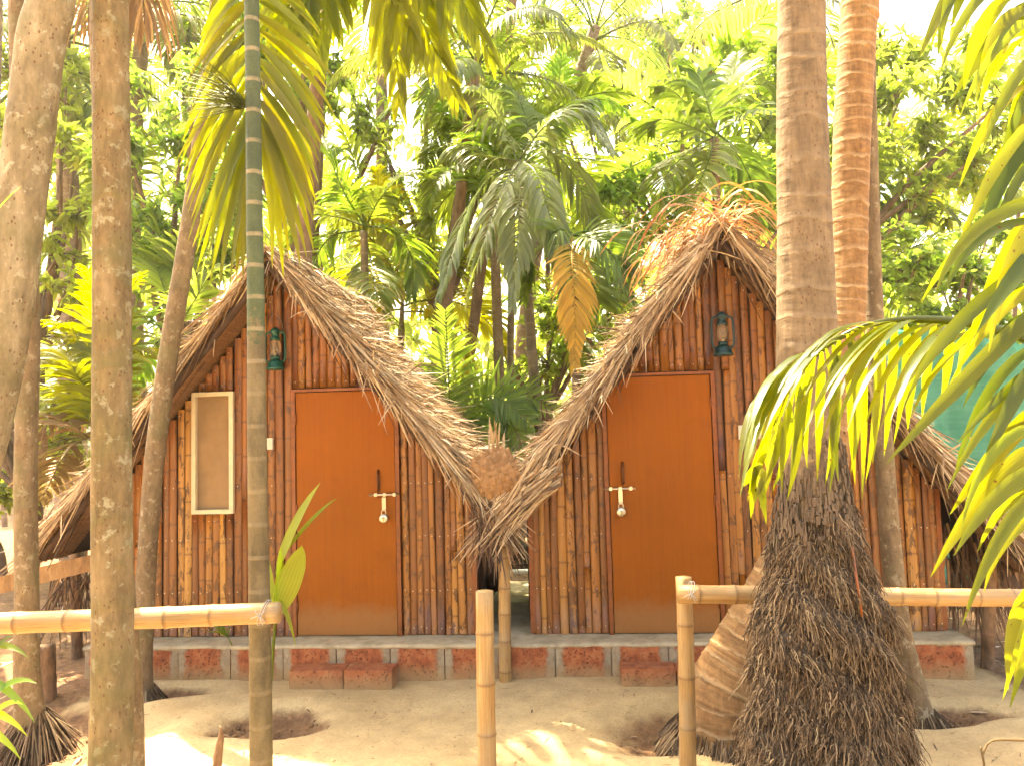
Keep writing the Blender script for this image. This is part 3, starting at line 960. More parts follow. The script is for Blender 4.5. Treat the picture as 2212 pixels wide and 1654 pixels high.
def thatch(hut, rf, weave='weave', edge_n=1200, top_n=7000, hang_n=260, hang_len=(0.06, 0.30), edge_r=0.032, fibre_n=60):
    up = np.tile((0, 0, 1.0), (1, 1))
    of, ob, L = rf.of, rf.ob, rf.L
    # solid bed of the thatch
    nu, nv = 16, 14
    V, Fc = [], []
    for h0, h1 in ((0.012, 0.012), (0.052, 0.052)):
        for i in range(nu + 1):
            for j in range(nv + 1):
                o = (of - 0.10) + (ob - of + 0.1) * j / nv
                V.append(rf.pt(L * i / nu, o, h0 + (0.012 * math.sin(i * 1.7 + j * 2.1) if h0 > 0.05 else 0)))
    n1 = (nu + 1) * (nv + 1)
    for i in range(nu):
        for j in range(nv):
            a = i * (nv + 1) + j
            Fc.append((a, a + 1, a + nv + 2, a + nv + 1))
            Fc.append((n1 + a, n1 + a + nv + 1, n1 + a + nv + 2, n1 + a + 1))
    for i in range(nu):
        for j in (0, nv):
            a = i * (nv + 1) + j
            Fc.append((a, a + nv + 1, n1 + a + nv + 1, n1 + a))
    for j in range(nv):
        for i in (0, nu):
            a = i * (nv + 1) + j
            Fc.append((a, n1 + a, n1 + a + 1, a + 1))
    roof = mesh_obj('roof', np.array(V), Fc, M['straw_dark'], hut, smooth=True)
    # loose straw on top
    u = rng.uniform(-0.05, L * 0.95, top_n)
    o = rng.uniform(ob, of - 0.04, top_n)
    base = rf.pt(u, o, rng.uniform(0.03, 0.075, top_n))
    d = rough_dir(rf.down, top_n, 0.38)
    d = d - rf.nrm * np.minimum(d @ rf.nrm, 0)[:, None]
    strands(top_n, base, unit(d), rng.uniform(0.10, 0.34, top_n), rng.uniform(-0.1, 0.05, top_n), rng.uniform(0.002, 0.007, top_n),
            rough_dir(rf.nrm, top_n, 0.5), M['straw'], 'thatch_straw', roof)
    # rolled front edge: straw running down the slope, several layers
    u = rng.uniform(-0.05, L * 0.95, edge_n)
    ang = rng.uniform(0, 6.28, edge_n)
    rad = edge_r * np.sqrt(rng.uniform(0, 1, edge_n))
    base = rf.pt(u, of - edge_r - 0.01 + rad * np.cos(ang), 0.012 + edge_r + rad * np.sin(ang))
    d = rough_dir(rf.down, edge_n, 0.13)
    strands(edge_n, base, d, rng.uniform(0.2, 0.6, edge_n), rng.uniform(-0.05, 0.06, edge_n), rng.uniform(0.002, 0.008, edge_n),
            rough_dir(np.array(tuple(WN)), edge_n, 0.6), M['straw'], 'edge_straw', roof)
    # straw poking out and hanging from the edge
    u = rng.uniform(0.0, L, hang_n)
    base = rf.pt(u, of - 0.05 + rng.uniform(-0.06, 0.05, hang_n), rng.uniform(-0.01, 0.09, hang_n))
    d = unit(rf.down * 0.7 + np.array(tuple(WN)) * 0.5 + rng.normal(0, 0.5, (hang_n, 3)))
    strands(hang_n, base, d, rng.uniform(*hang_len, hang_n), rng.uniform(0.0, 1.2, hang_n), rng.uniform(0.002, 0.0065, hang_n),
            rough_dir(np.array(tuple(WN)), hang_n, 0.5), M['straw'], 'hanging_straw', roof, S=6)
    # woven palm lining seen under the overhang
    mbw = MB()
    w = 0.030
    nu_, no_ = int(L / w), int((of + 0.05) / w)
    for i in range(nu_):
        uu = (i + 0.5) * w
        s = np.linspace(0, 1, no_ * 2 + 1)
        P = rf.pt(np.full_like(s, uu) + 0.004 * np.sin(s * 9 + i), of - 0.03 - s * (of + 0.03), 0.003 - 0.004 * np.cos(math.pi * (s * no_ * 2 + i)))
        V, Fc, t, r, x = ribbon(P[None], [w * R.uniform(0.36, 0.50)], -rf.nrm[None], [(0, 1), (1, 1)], 0, 2)
        mbw.add(V, Fc, t=t, r=r)
    for j in range(no_):
        oo = of - 0.03 - (j + 0.5) * w
        s = np.linspace(0, 1, nu_ * 2 + 1)
        P = rf.pt(s * L, np.full_like(s, oo), 0.003 + 0.004 * np.cos(math.pi * (s * nu_ * 2 + j)))
        V, Fc, t, r, x = ribbon(P[None], [w * R.uniform(0.36, 0.50)], -rf.nrm[None], [(0, 1), (1, 1)], 0, 2)
        mbw.add(V, Fc, t=t, r=r)
    wv = mbw.build('woven_lining', M[weave], roof)
    wv['kind'] = 'stuff'
    # long fibres drooping under the edge
    n = fibre_n
    u = rng.uniform(0, L * 0.8, n)
    base = rf.pt(u, rng.uniform(0.1, of - 0.05, n), -rng.uniform(0.0, 0.03, n))
    d = rough_dir(rf.down, n, 0.12)
    strands(n, base, d, rng.uniform(0.2, 0.75, n), rng.uniform(0.1, 0.5, n), rng.uniform(0.003, 0.008, n), rough_dir(np.array(tuple(WN)), n, 0.5), M['straw_dark'], 'hanging_straw', roof, S=6)
    # rafter pole under the front edge
    mb = MB()
    P = rf.pt(np.linspace(0.0, L * 0.97, 12), np.full(12, of - 0.10), np.full(12, -0.030))
    add_tube(mb, P, 0.032, 8)
    mb.build('rafter', M['dark_wood'], roof)
    mb = MB()
    P = rf.pt(np.linspace(0.0, L * 0.97, 12), np.full(12, -0.5), np.full(12, -0.028))
    add_tube(mb, P, 0.026, 8)
    mb.build('rafter', M['dark_wood'], roof)
    return roof

def hut(label, wall_px, ridge_px, eave_l_px, eave_r_px, door_px, window_px=None, w_mean=0.056, of=0.47, kw_l={}):
    sl, sr = wp(wall_px[0], 1368)[0], wp(wall_px[1], 1366)[0]
    ridge = wp(*ridge_px, of - 0.05)
    el, er = wp(*eave_l_px, of - 0.05), wp(*eave_r_px, of - 0.05)
    RL, RR = Roof(ridge, el, of, -1.75, -1), Roof(ridge, er, of, -1.75, 1)
    h = thing('thatched_hut', label, 'hut', wl((sl + sr) / 2, PZ, 0))
    def roof_z(s):
        return (RL if s < ridge[0] else RR).z_at(s)
    ds0, ds1 = wp(door_px[0], 1366)[0], wp(door_px[1], 1366)[0]
    dz = wp((door_px[0] + door_px[1]) / 2, door_px[2])[1]
    holes = [(ds0 - 0.035, ds1 + 0.035, PZ - 0.1, dz + 0.03)]
    if window_px:
        a, b, c, d = window_px
        ws0, wz1 = wp(a, b); ws1, wz0 = wp(c, d)
        holes.append((ws0, ws1, wz0, wz1))
    # dark backing of the front wall (split around the openings by its own polygons)
    wall = None
    cuts = sorted({sl, sr, ridge[0], *[q for hh in holes for q in hh[:2]]})
    mb = MB()
    for a, b in zip(cuts[:-1], cuts[1:]):
        if b - a < 1e-4:
            continue
        mid = (a + b) / 2
        spans = [(PZ + 0.001, None)]
        for h0, h1, z0, z1 in holes:
            if h0 <= mid <= h1:
                spans = [(PZ + 0.001, z0), (z1, None)]
        for z0, z1 in spans:
            ta, tb = (roof_z(a + 1e-4) + 0.02, roof_z(b - 1e-4) + 0.02) if z1 is None else (z1, z1)
            if min(ta, tb) - z0 < 0.02:
                continue
            V = [wl(a, z0, -0.012), wl(b, z0, -0.012), wl(b, tb, -0.012), wl(a, ta, -0.012), wl(a, z0, -0.05), wl(b, z0, -0.05), wl(b, tb, -0.05), wl(a, ta, -0.05)]
            mb.add(arr(V), [(0, 1, 2, 3), (7, 6, 5, 4), (0, 4, 5, 1), (3, 2, 6, 7), (1, 5, 6, 2), (0, 3, 7, 4)], v=0.0)
    wall = mb.build('front_wall', M['dark_wood'], h, smooth=False)
    # bamboo strips, one object each
    nails = MB()
    plan = []
    marks = sorted({sl, sr, *[min(max(q, sl), sr) for hh in holes for q in hh[:2]]})
    for a_, b_ in zip(marks[:-1], marks[1:]):
        if b_ - a_ < 0.02:
            continue
        k_ = max(1, round((b_ - a_) / w_mean))
        ws = np.array([R.gauss(1, 0.13) for _ in range(k_)])
        ws = ws / ws.sum() * (b_ - a_)
        x_ = a_
        for w_ in ws:
            plan.append((x_, w_)); x_ += w_
    for s, w in plan:
        c = s + w / 2
        top = min(roof_z(s), roof_z(s + w)) + 0.015
        if abs(c - ridge[0]) < w / 2:
            top = ridge[1] - 0.02
        spans = [(PZ + R.uniform(0.002, 0.010), top)]
        for h0, h1, z0, z1 in holes:
            out = []
            for a, b in spans:
                if c + w * 0.35 > h0 and c - w * 0.35 < h1:
                    if z0 - a > 0.03:
                        out.append((a, min(b, z0 - R.uniform(0.001, 0.008))))
                    if b - z1 > 0.03:
                        out.append((z1 + R.uniform(0.001, 0.008), b))
                else:
                    out.append((a, b))
            spans = out
        for a, b in spans:
            if b - a < 0.05:
                continue
            pieces = [(a, b)]
            if b - a > 1.1 and R.random() < 0.16:
                m_ = R.uniform(a + 0.3, b - 0.3)
                pieces = [(a, m_ - 0.002), (m_ + 0.002, b)]
            for p0, p1 in pieces:
                V, Fc, A = strip_mesh(0, p1 - p0, w * 0.995, R.random())
                tilt = R.gauss(0, 0.004)
                V = V.copy()
                V[:, 0] += V[:, 2] * tilt
                VV = put_local(V, c, p0, R.uniform(-0.003, 0.008))
                mesh_obj('bamboo_strip', VV, Fc, M['strip'], wall, {'k': A}, loc=wl(c, p0, 0))
            for zz in (a + 0.05, b - 0.05, 0.62, 1.02, 1.42):
                if a + 0.03 < zz < b - 0.03 and R.random() < 0.75:
                    V, Fc = box(wl(c + R.uniform(-0.008, 0.008), zz + R.uniform(-0.006, 0.006), w * 0.20 + 0.006), (0.006, 0.006, 0.006), WU)
                    nails.add(V, Fc)
    nl = nails.build('nail_heads', M['nail'], wall, smooth=False)
    nl['kind'] = 'stuff'
    # side walls and back wall
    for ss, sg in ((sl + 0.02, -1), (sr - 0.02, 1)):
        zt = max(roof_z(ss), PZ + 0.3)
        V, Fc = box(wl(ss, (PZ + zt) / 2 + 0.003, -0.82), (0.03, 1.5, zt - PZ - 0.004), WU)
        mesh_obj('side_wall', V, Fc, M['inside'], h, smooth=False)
        mb = MB()
        for q in range(3):
            add_tube(mb, arr([wl(ss + sg * 0.04, PZ + 0.05, -0.25 - q * 0.55), wl(ss + sg * 0.04, zt - 0.06, -0.25 - q * 0.55)]), 0.03, 7)
            mb.build('wall_post', M['dark_wood'], h); mb = MB()
    # corner posts of the facade
    for ss in (sl - 0.005, sr + 0.005):
        V, Fc = box(wl(ss, (PZ + roof_z(ss)) / 2, -0.02), (0.035, 0.07, roof_z(ss) - PZ - 0.02), WU)
        mesh_obj('corner_post', V, Fc, M['door_frame'], h, smooth=False)
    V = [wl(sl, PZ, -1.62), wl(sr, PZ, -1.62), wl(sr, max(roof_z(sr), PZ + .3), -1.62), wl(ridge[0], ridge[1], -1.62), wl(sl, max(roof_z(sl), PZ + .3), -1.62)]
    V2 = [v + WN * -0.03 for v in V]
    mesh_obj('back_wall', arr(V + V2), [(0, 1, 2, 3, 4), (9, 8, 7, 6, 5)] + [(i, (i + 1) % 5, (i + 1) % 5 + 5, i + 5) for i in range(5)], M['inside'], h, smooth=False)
    rl = thatch(h, RL, **kw_l)
    rr = thatch(h, RR)
    # saddle of straw over the ridge
    n = 1000
    o = rng.uniform(-1.75, of, n)
    rp = np.array(tuple(wl(ridge[0], ridge[1] + 0.07, 0))) + o[:, None] * np.array(tuple(WN)) + rng.normal(0, 0.02, (n, 3))
    sd = np.where(rng.random(n) < 0.5, 1.0, -1.0)[:, None]
    d = unit(np.where(sd > 0, RR.down, RL.down) + np.array((0, 0, 0.35)) + rng.normal(0, 0.2, (n, 3)))
    strands(n, rp, d, rng.uniform(0.15, 0.5, n), rng.uniform(0.5, 1.3, n), rng.uniform(0.004, 0.012, n), np.tile((0, 0, 1.0), (n, 1)) + rng.normal(0, .4, (n, 3)), M['straw'], 'ridge_straw', rr, S=6)
    return h, ridge, RL, RR, (ds0, ds1, dz), roof_z

def add_door(h, ds0, ds1, dz, hinge_right, px):
    """door leaf in its frame with bolt, hasp and pull"""
    cs = (ds0 + ds1) / 2
    V, Fc = box(wl(cs, (PZ + 0.006 + dz) / 2, 0.004), (ds1 - ds0 - 0.006, 0.035, dz - PZ - 0.010), WU)
    leaf = mesh_obj('door', V, Fc, M['door'], h, smooth=False, loc=wl(cs, PZ, 0.004))
    for ss in (ds0 - 0.018, ds1 + 0.018):
        V, Fc = box(wl(ss, (PZ + dz) / 2 + 0.006, 0.008), (0.030, 0.05, dz - PZ + 0.012), WU)
        mesh_obj('door_frame', V, Fc, M['door_frame'], h, smooth=False)
    V, Fc = box(wl(cs, dz + 0.016, 0.006), (ds1 - ds0 + 0.064, 0.046, 0.022), WU)
    mesh_obj('door_frame', V, Fc, M['door_frame'], h, smooth=False)
    hs = ds1 - 0.004 if hinge_right else ds0 + 0.004
    for zz in (PZ + 0.22, PZ + 0.95, dz - 0.2):
        mb = MB()
        add_tube(mb, arr([wl(hs, zz - 0.04, 0.028), wl(hs, zz + 0.04, 0.028)]), 0.007, 8)
        mb.build('hinge', M['door_frame'], leaf)
    # pull handle
    (pull, rod0, rod1, hasp) = px
    s, z = wp(*pull, 0.03)
    mb = MB()
    add_tube(mb, catmull([wl(s, z - 0.075, 0.022), wl(s, z - 0.05, 0.05), wl(s, z + 0.03, 0.052), wl(s, z + 0.05, 0.022)], 12), [0.010, 0.008, .008, .008, .008, .008, .008, .008, .008, .008, .008, .010], 8)
    V, Fc = box(wl(s, z - 0.01, 0.024), (0.022, 0.006, 0.17), WU)
    mb.add(V, Fc)
    mb.build('pull_handle', M['brass_dark'], leaf)
    s0, z0 = wp(*rod0, 0.05); s1, z1 = wp(*rod1, 0.05)
    z0 = z1 = (z0 + z1) / 2
    mb = MB()
    add_tube(mb, arr([wl(s0, z0, 0.045), wl(s1, z1, 0.045)]), 0.008, 10)
    mb.build('bolt_rod', M['steel'], leaf)
    for f in (0.22, 0.52, 0.85):
        V, Fc = box(wl(s0 + (s1 - s0) * f, z0, 0.036), (0.022, 0.034, 0.026), WU)
        mesh_obj('bolt_bracket', V, Fc, M['steel'], leaf, smooth=False)
    s, z = wp(*hasp, 0.05)
    V, Fc = box(wl(s, z - 0.045, 0.050), (0.030, 0.005, 0.10), WU)
    mesh_obj('hasp', V, Fc, M['steel'], leaf, smooth=False)
    return s, z - 0.085

def padlock(s, z, label):
    t = thing('padlock', label, 'padlock', wl(s, z - 0.06, 0.06), 'steel padlocks on the doors')
    mb = MB()
    P = [wl(s + 0.017 * math.cos(a), z - 0.028 + 0.03 * math.sin(a), 0.062) for a in np.linspace(-0.35, math.pi + 0.35, 14)]
    add_tube(mb, arr(P), 0.0045, 8)
    mb.build('shackle', M['steel'], t)
    prof = [(0.028, -0.012), (0.034, -0.008), (0.034, 0.008), (0.028, 0.013)]
    V, Fc = lathe(prof, (0, 0, 0), 24)
    V = np.stack([V[:, 0], V[:, 2], V[:, 1]], -1)
    mesh_obj('body', put_local(V, s, z - 0.065, 0.062), [f[::-1] for f in Fc], M['steel'], t)
    V, Fc = box(wl(s, z - 0.062, 0.0755), (0.018, 0.003, 0.006), WU)
    mesh_obj('keyhole', V, Fc, M['dark_wood'], t, smooth=False)
    V, Fc = box(wl(s, z - 0.078, 0.0755), (0.003, 0.003, 0.012), WU)
    mesh_obj('keyhole', V, Fc, M['dark_wood'], t, smooth=False)
    return t

def lantern(px, py, o, hgt, mat, label, hang_z):
    """hurricane lantern: tank, burner, globe, cap, two side tubes, bail"""
    s, z = wp(px, py, o)                   # bottom centre
    k = hgt / 0.34
    t = thing('hurricane_lantern', label, 'lantern', wl(s, z, o))
    c = wl(s, z, o)
    def lat(name, prof, m, n=22):
        V, Fc = lathe([(r * k, q * k) for r, q in prof], c, n)
        mesh_obj(name, V, Fc, m, t)
    lat('fuel_tank', [(0.060, 0), (0.072, 0.004), (0.074, 0.016), (0.064, 0.026), (0.060, 0.046), (0.052, 0.066), (0.034, 0.074), (0.030, 0.080)], mat)
    lat('burner', [(0.030, 0.080), (0.036, 0.086), (0.036, 0.100), (0.026, 0.106)], mat)
    lat('globe', [(0.026, 0.106), (0.036, 0.125), (0.041, 0.155), (0.039, 0.190), (0.032, 0.222), (0.030, 0.226)], M['glass'])
    lat('chimney_cap', [(0.034, 0.226), (0.040, 0.232), (0.038, 0.244), (0.030, 0.250), (0.028, 0.282), (0.040, 0.286), (0.042, 0.300), (0.030, 0.312), (0.018, 0.326), (0.006, 0.330)], mat)
    lat('wick_holder', [(0.008, 0.106), (0.009, 0.135), (0.004, 0.137)], M['steel'], 10)
    for sg in (-1, 1):
        mb = MB()
        P = [(0.035, 0.292), (0.066, 0.284), (0.076, 0.262), (0.079, 0.18), (0.079, 0.11), (0.074, 0.075), (0.055, 0.058)]
        add_tube(mb, catmull([c + WU * (sg * a * k) + Vector((0, 0, b * k)) for a, b in P], 20), 0.0085 * k, 8)
        mb.build('side_tube', mat, t)
    mb = MB()
    for sg in (-1, 1):
        add_tube(mb, arr([c + WU * (sg * 0.036 * k) + WN * 0.02 + Vector((0, 0, 0.115 * k)), c - WU * (sg * 0.036 * k) + WN * 0.035 + Vector((0, 0, 0.205 * k))]), 0.0016, 5)
    mb.build('globe_guard', mat, t)
    mb = MB()
    add_tube(mb, catmull([c + WU * (-0.07 * k) + Vector((0, 0, 0.27 * k)), c + WU * (-0.05 * k) + Vector((0, 0, 0.37 * k)), c + Vector((0, 0, 0.43 * k)), c + WU * (0.05 * k) + Vector((0, 0, 0.37 * k)), c + WU * (0.07 * k) + Vector((0, 0, 0.27 * k))], 16), 0.0022, 6)
    add_tube(mb, arr([c + Vector((0, 0, 0.43 * k)), Vector((c.x, c.y, hang_z))]), 0.0022, 6)
    mb.build('bail_wire', M['wire'], t)
    return t

def switch_plate(h, px0, py0, px1, py1, n):
    s0, z1 = wp(px0, py0, 0.03); s1, z0 = wp(px1, py1, 0.03)
    V, Fc = box(wl((s0 + s1) / 2, (z0 + z1) / 2, 0.035), (s1 - s0, 0.02, z1 - z0), WU)
    p = mesh_obj('switch_plate', V, Fc, M['white_plastic'], h, smooth=False)
    for i in range(n):
        V, Fc = box(wl(s0 + (s1 - s0) * (i + 0.9) / (n + 0.8), (z0 + z1) / 2, 0.047), ((s1 - s0) / (n + 2.6), 0.008, (z1 - z0) * 0.55), WU)
        mesh_obj('switch', V, Fc, M['white_plastic'], p, smooth=False)

# hut with the window
h1, ridge1, RL1, RR1, d1, rz1 = hut('thatched bamboo hut with one narrow curtained window beside its orange door', (232, 1027), (577, 557), (58, 1222), (1062, 1112), (645, 861, 845), (415, 848, 505, 1108), kw_l=dict(edge_n=260, edge_r=0.016, hang_n=60, fibre_n=26))
s, z = add_door(h1, *d1, False, ((817, 1035), (797, 1068), (861, 1068), (829, 1075)))
padlock(s, z, 'round steel padlock on the door of the hut with the window')
a, b, c_, d_ = 415, 848, 505, 1108
ws0, wz1 = wp(a, b, 0.03); ws1, wz0 = wp(c_, d_, 0.03)
window = thing('window', '', '', wl((ws0 + ws1) / 2, wz0, 0))
del window['label'], window['category']
window.parent = h1
window.location = wl((ws0 + ws1) / 2, wz0, 0) - pw(h1)
fw = 0.032
for s0_, s1_, z0_, z1_ in ((ws0, ws0 + fw, wz0, wz1), (ws1 - fw, ws1, wz0, wz1), (ws0 + fw, ws1 - fw, wz1 - fw, wz1), (ws0 + fw, ws1 - fw, wz0, wz0 + fw)):
    V, Fc = box(wl((s0_ + s1_) / 2, (z0_ + z1_) / 2, 0.018), (s1_ - s0_, 0.05, z1_ - z0_), WU, 0.0012)
    mesh_obj('window_frame', V, Fc, M['cream_paint'], window, smooth=False)
n_u = 24
V, Fc = [], []
for i in range(n_u + 1):
    f = i / n_u
    for zz in (wz0 + 0.02, (wz0 + wz1) / 2, wz1 - 0.02):
        V.append(wl(ws0 + 0.02 + (ws1 - ws0 - 0.04) * f, zz, 0.004 + 0.003 * math.sin(f * 9 + zz)))
for i in range(n_u):
    for j in range(2):
        Fc.append((i * 3 + j, (i + 1) * 3 + j, (i + 1) * 3 + j + 1, i * 3 + j + 1))
mesh_obj('curtain', arr(V), Fc, M['curtain'], window)
switch_plate(h1, 566, 946, 590, 970, 2)
lantern(595, 799, 0.12, 0.335, M['lantern_green'], 'green hurricane lantern hanging on the hut with the window', wp(598, 660, 0.12)[1])

# windowless hut
h2, ridge2, RL2, RR2, d2, rz2 = hut('taller thatched bamboo hut without window, its ridge covered in curling orange straw', (1154, 2040), (1560, 507), (1082, 1122), (2275, 1262), (1327, 1557, 812), None, 0.056)
s, z = add_door(h2, *d2, True, ((1345, 1018), (1304, 1055), (1373, 1055), (1340, 1060)))
padlock(s, z, 'round steel padlock on the door of the windowless hut')
switch_plate(h2, 1594, 918, 1650, 947, 4)
lantern(1563, 769, 0.12, 0.335, M['lantern_blue'], 'dark teal hurricane lantern hanging below the orange straw ridge', wp(1552, 600, 0.12)[1])

# curling orange straw heaped on the taller ridge
n = 480
o = rng.uniform(-1.6, 0.5, n)
rp = np.array(tuple(wl(ridge2[0], ridge2[1] + 0.15, 0))) + o[:, None] * np.array(tuple(WN)) + rng.normal(0, 1, (n, 3)) * np.array((0.12, 0.05, 0.05))
sd = np.where(rng.random(n) < 0.5, 1.0, -1.0)
d = unit(np.stack([sd * rng.uniform(0.3, 1.0, n), rng.normal(0, 0.35, n), rng.uniform(-0.1, 0.85, n)], -1))
strands(n, rp, d, rng.uniform(0.2, 0.68, n), rng.uniform(0.9, 2.0, n), rng.uniform(0.004, 0.011, n), np.tile((0, -0.5, 1.0), (n, 1)) + rng.normal(0, .4, (n, 3)), M['straw_orange'], 'ridge_straw', [c for c in h2.children if c.name.startswith('roof')][1], S=9)

# ---------------------------------------------------------------- woven mat gutter between the roofs
gut = thing('woven_mat', 'plaited palm leaf mat wedged in the valley between the two thatched roofs', 'mat', wl(*wp(1066, 1080, 0.5), 0.5))
cs, cz = wp(1068, 1020, 0.60)
rot = math.radians(24)
for fam in range(2):
    for i in range(-4, 5):
        c0 = i * 0.034
        half = 0.160 * (1 - min(abs(c0) / 0.172, 1) ** 3.0) ** 0.5 * R.uniform(0.94, 1.04)
        m_ = 24
        q = np.linspace(-half, half, m_)
        wav = 0.005 * np.cos(math.pi * (q / 0.034 + i)) * (1 if fam else -1)
        lx, lz = (q, np.full(m_, c0)) if fam else (np.full(m_, c0), q)
        lx = lx + 0.25 * lz * (0 if fam else 1) * 0.2
        X = lx * math.cos(rot) - lz * math.sin(rot)
        Z = lx * math.sin(rot) + lz * math.cos(rot)
        # bowl-shaped: the rim bends back
        P = np.array([tuple(wl(cs + a_, cz + b_ * 1.0, 0.60 + w_ - 1.6 * (a_ * a_ + b_ * b_))) for a_, b_, w_ in zip(X, Z, wav)])
        V, Fc, t, r, x = ribbon(P[None], [0.0152], np.array([tuple(WN)]), [(0, 1), (1, 1)], 0, 2)
        mesh_obj('mat_strip', V, Fc, M['weave'], gut, {'t': t, 'r': np.full(len(t), R.random())})
n = 150
base = np.array([tuple(wl(*wp(R.uniform(1115, 1215), R.uniform(985, 1060), 0.5), R.uniform(0.42, 0.58))) for _ in range(n)])
tip = np.array([tuple(wl(*wp(R.uniform(1015, 1085), R.uniform(1105, 1195), 0.5), R.uniform(0.45, 0.62))) for _ in range(n)])
L_ = np.linalg.norm(tip - base, axis=1) * rng.uniform(0.6, 1.1, n)
strands(n, base, unit(tip - base), L_, rng.uniform(0, 0.3, n), rng.uniform(0.003, 0.010, n), rough_dir(np.array(tuple(WN)), n, 0.4), M['straw'], 'hanging_straw', gut, S=6)
n = 110
base = np.array([tuple(wl(*wp(R.uniform(1015, 1090), R.uniform(1075, 1130), 0.5), R.uniform(0.35, 0.55))) for _ in range(n)])
d = unit(np.stack([rng.normal(0.1, 0.35, n), rng.normal(0, 0.2, n), np.full(n, -1.0)], -1))
strands(n, base, d, rng.uniform(0.12, 0.5, n), rng.uniform(0, 0.5, n), rng.uniform(0.003, 0.008, n), rough_dir(np.array(tuple(WN)), n, 0.4), M['straw_dark'], 'hanging_straw', gut, S=5)
n = 8
base = np.array([tuple(wl(*wp(R.uniform(1050, 1090), 985, 0.3), 0.3)) for _ in range(n)])
d = unit(np.stack([rng.normal(0, 0.15, n), rng.normal(0, 0.2, n), np.full(n, 1.0)], -1))
strands(n, base, d, rng.uniform(0.15, 0.33, n), rng.uniform(0, 0.2, n), rng.uniform(0.006, 0.014, n), rough_dir(np.array(tuple(WN)), n, 0.3), M['straw'], 'upright_straw', gut, S=5)
# ---------------------------------------------------------------- bamboo posts and rails
def bamboo_pole(name, label, cat, p0, p1, r, seed, group=None, solid=True, mat='pole'):
    g = random.Random(seed)
    p0, p1 = Vector(p0), Vector(p1)
    L = (p1 - p0).length
    ts, rs, kk = [0.0], [1.0], [0]
    x = g.uniform(0.05, 0.2)
    while x < L - 0.02:
        for dx, q, k in ((-0.012, 1.0, 0), (-0.004, 1.06, .6), (0.0, 1.07, 1), (0.006, 1.02, .4), (0.018, 0.995, 0), (0.09, 0.985, 0)):
            if 0 < x + dx < L:
                ts.append(x + dx); rs.append(q); kk.append(k)
        x += g.uniform(0.17, 0.27)
    ts.append(L); rs.append(1.0); kk.append(0)
    o = sorted(zip(ts, rs, kk))
    d = (p1 - p0) / L
    sway = g.uniform(0.003, 0.007)
    P = np.array([tuple(p0 + d * q[0] + Vector((1, 0, 0.3)) * sway * math.sin(q[0] * 3.1 + seed)) for q in o])
    rad = np.array([q[1] for q in o]) * r * np.linspace(1.0, 0.93, len(o))
    V, Fc, v, a = tube(P, rad, 18)
    me = mesh_obj(name, V, Fc, M[mat], None, {'v': v, 'a': a, 'k': np.repeat([q[2] for q in o], 18)}, loc=p0)
    return tag(me, label, cat, group)

def post_at(px, top, y_bottom_px, Y, width_px, lean_px=0):
    """post standing at depth Y: top pixel (px, top); lower end on the ground"""
    t = at(px, top, Y)
    b = at(px + lean_px, y_bottom_px, Y)
    b = Vector((t.x + (b.x - t.x), t.y + R.uniform(-0.01, 0.01), -0.15))
    return b, t, width_px / F * Y / 2

b, t, r = post_at(1046, 1276, 1760, 3.72, 41, 10)
bamboo_pole('bamboo_post', 'lone pale bamboo post in front, standing free with a flat sawn top', 'post', b, t, r, 3)
b, t, r = post_at(1087, 1180, 1470, 5.52, 27, 7)
bamboo_pole('bamboo_post', 'slim bamboo post against the plinth below the woven mat', 'post', b, t, r, 4)
b, t, r = post_at(1474, 1246, 1760, 4.08, 36, 18)
bamboo_pole('bamboo_post', 'bamboo fence post left of the shaggy root mound with rail tied on', 'post', b, t, r, 5)

def tie(label, c, r, axis_x=True):
    """knotted cord round a rail"""
    mb = MB()
    c = Vector(c)
    for k in range(2):
        P = [c + Vector((0.012 * k + 0.02 * math.sin(a), math.cos(a) * r, math.sin(a) * r)) for a in np.linspace(0, 6.28, 18)]
        add_tube(mb, arr(P), 0.0015, 5)
    for q in ((-0.05, -0.02), (0.045, -0.045), (0.04, 0.03), (-0.02, 0.035), (0.03, -0.06)):
        add_tube(mb, catmull([c + Vector((0, -r - 0.002, 0)), c + Vector((q[0] * .5, -r - 0.01, q[1] * .4)), c + Vector((q[0] * .7, -r - 0.008, q[1] * .7))], 6), 0.0014, 5)
    o = mb.build('tie_cord', M['string'], None)
    return tag(o, label, 'cord')

Yr = 3.58
bamboo_pole('bamboo_rail', 'thick sunlit bamboo rail tied to the slender ringed green trunk', 'rail', at(-420, 1362, Yr + 0.05), at(602, 1322, Yr - 0.03), 0.050, 6)
tie('pale cord tying the sunlit rail to the ringed green trunk', at(568, 1322, Yr - 0.02), 0.056)
bamboo_pole('bamboo_rail', 'long bamboo rail passing behind the shaggy root mound', 'rail', at(1464, 1283, 3.97), at(2420, 1292, 4.0), 0.046, 7)
tie('blue-white cord knotted round the rail on the fence post', at(1486, 1277, 3.97), 0.051)

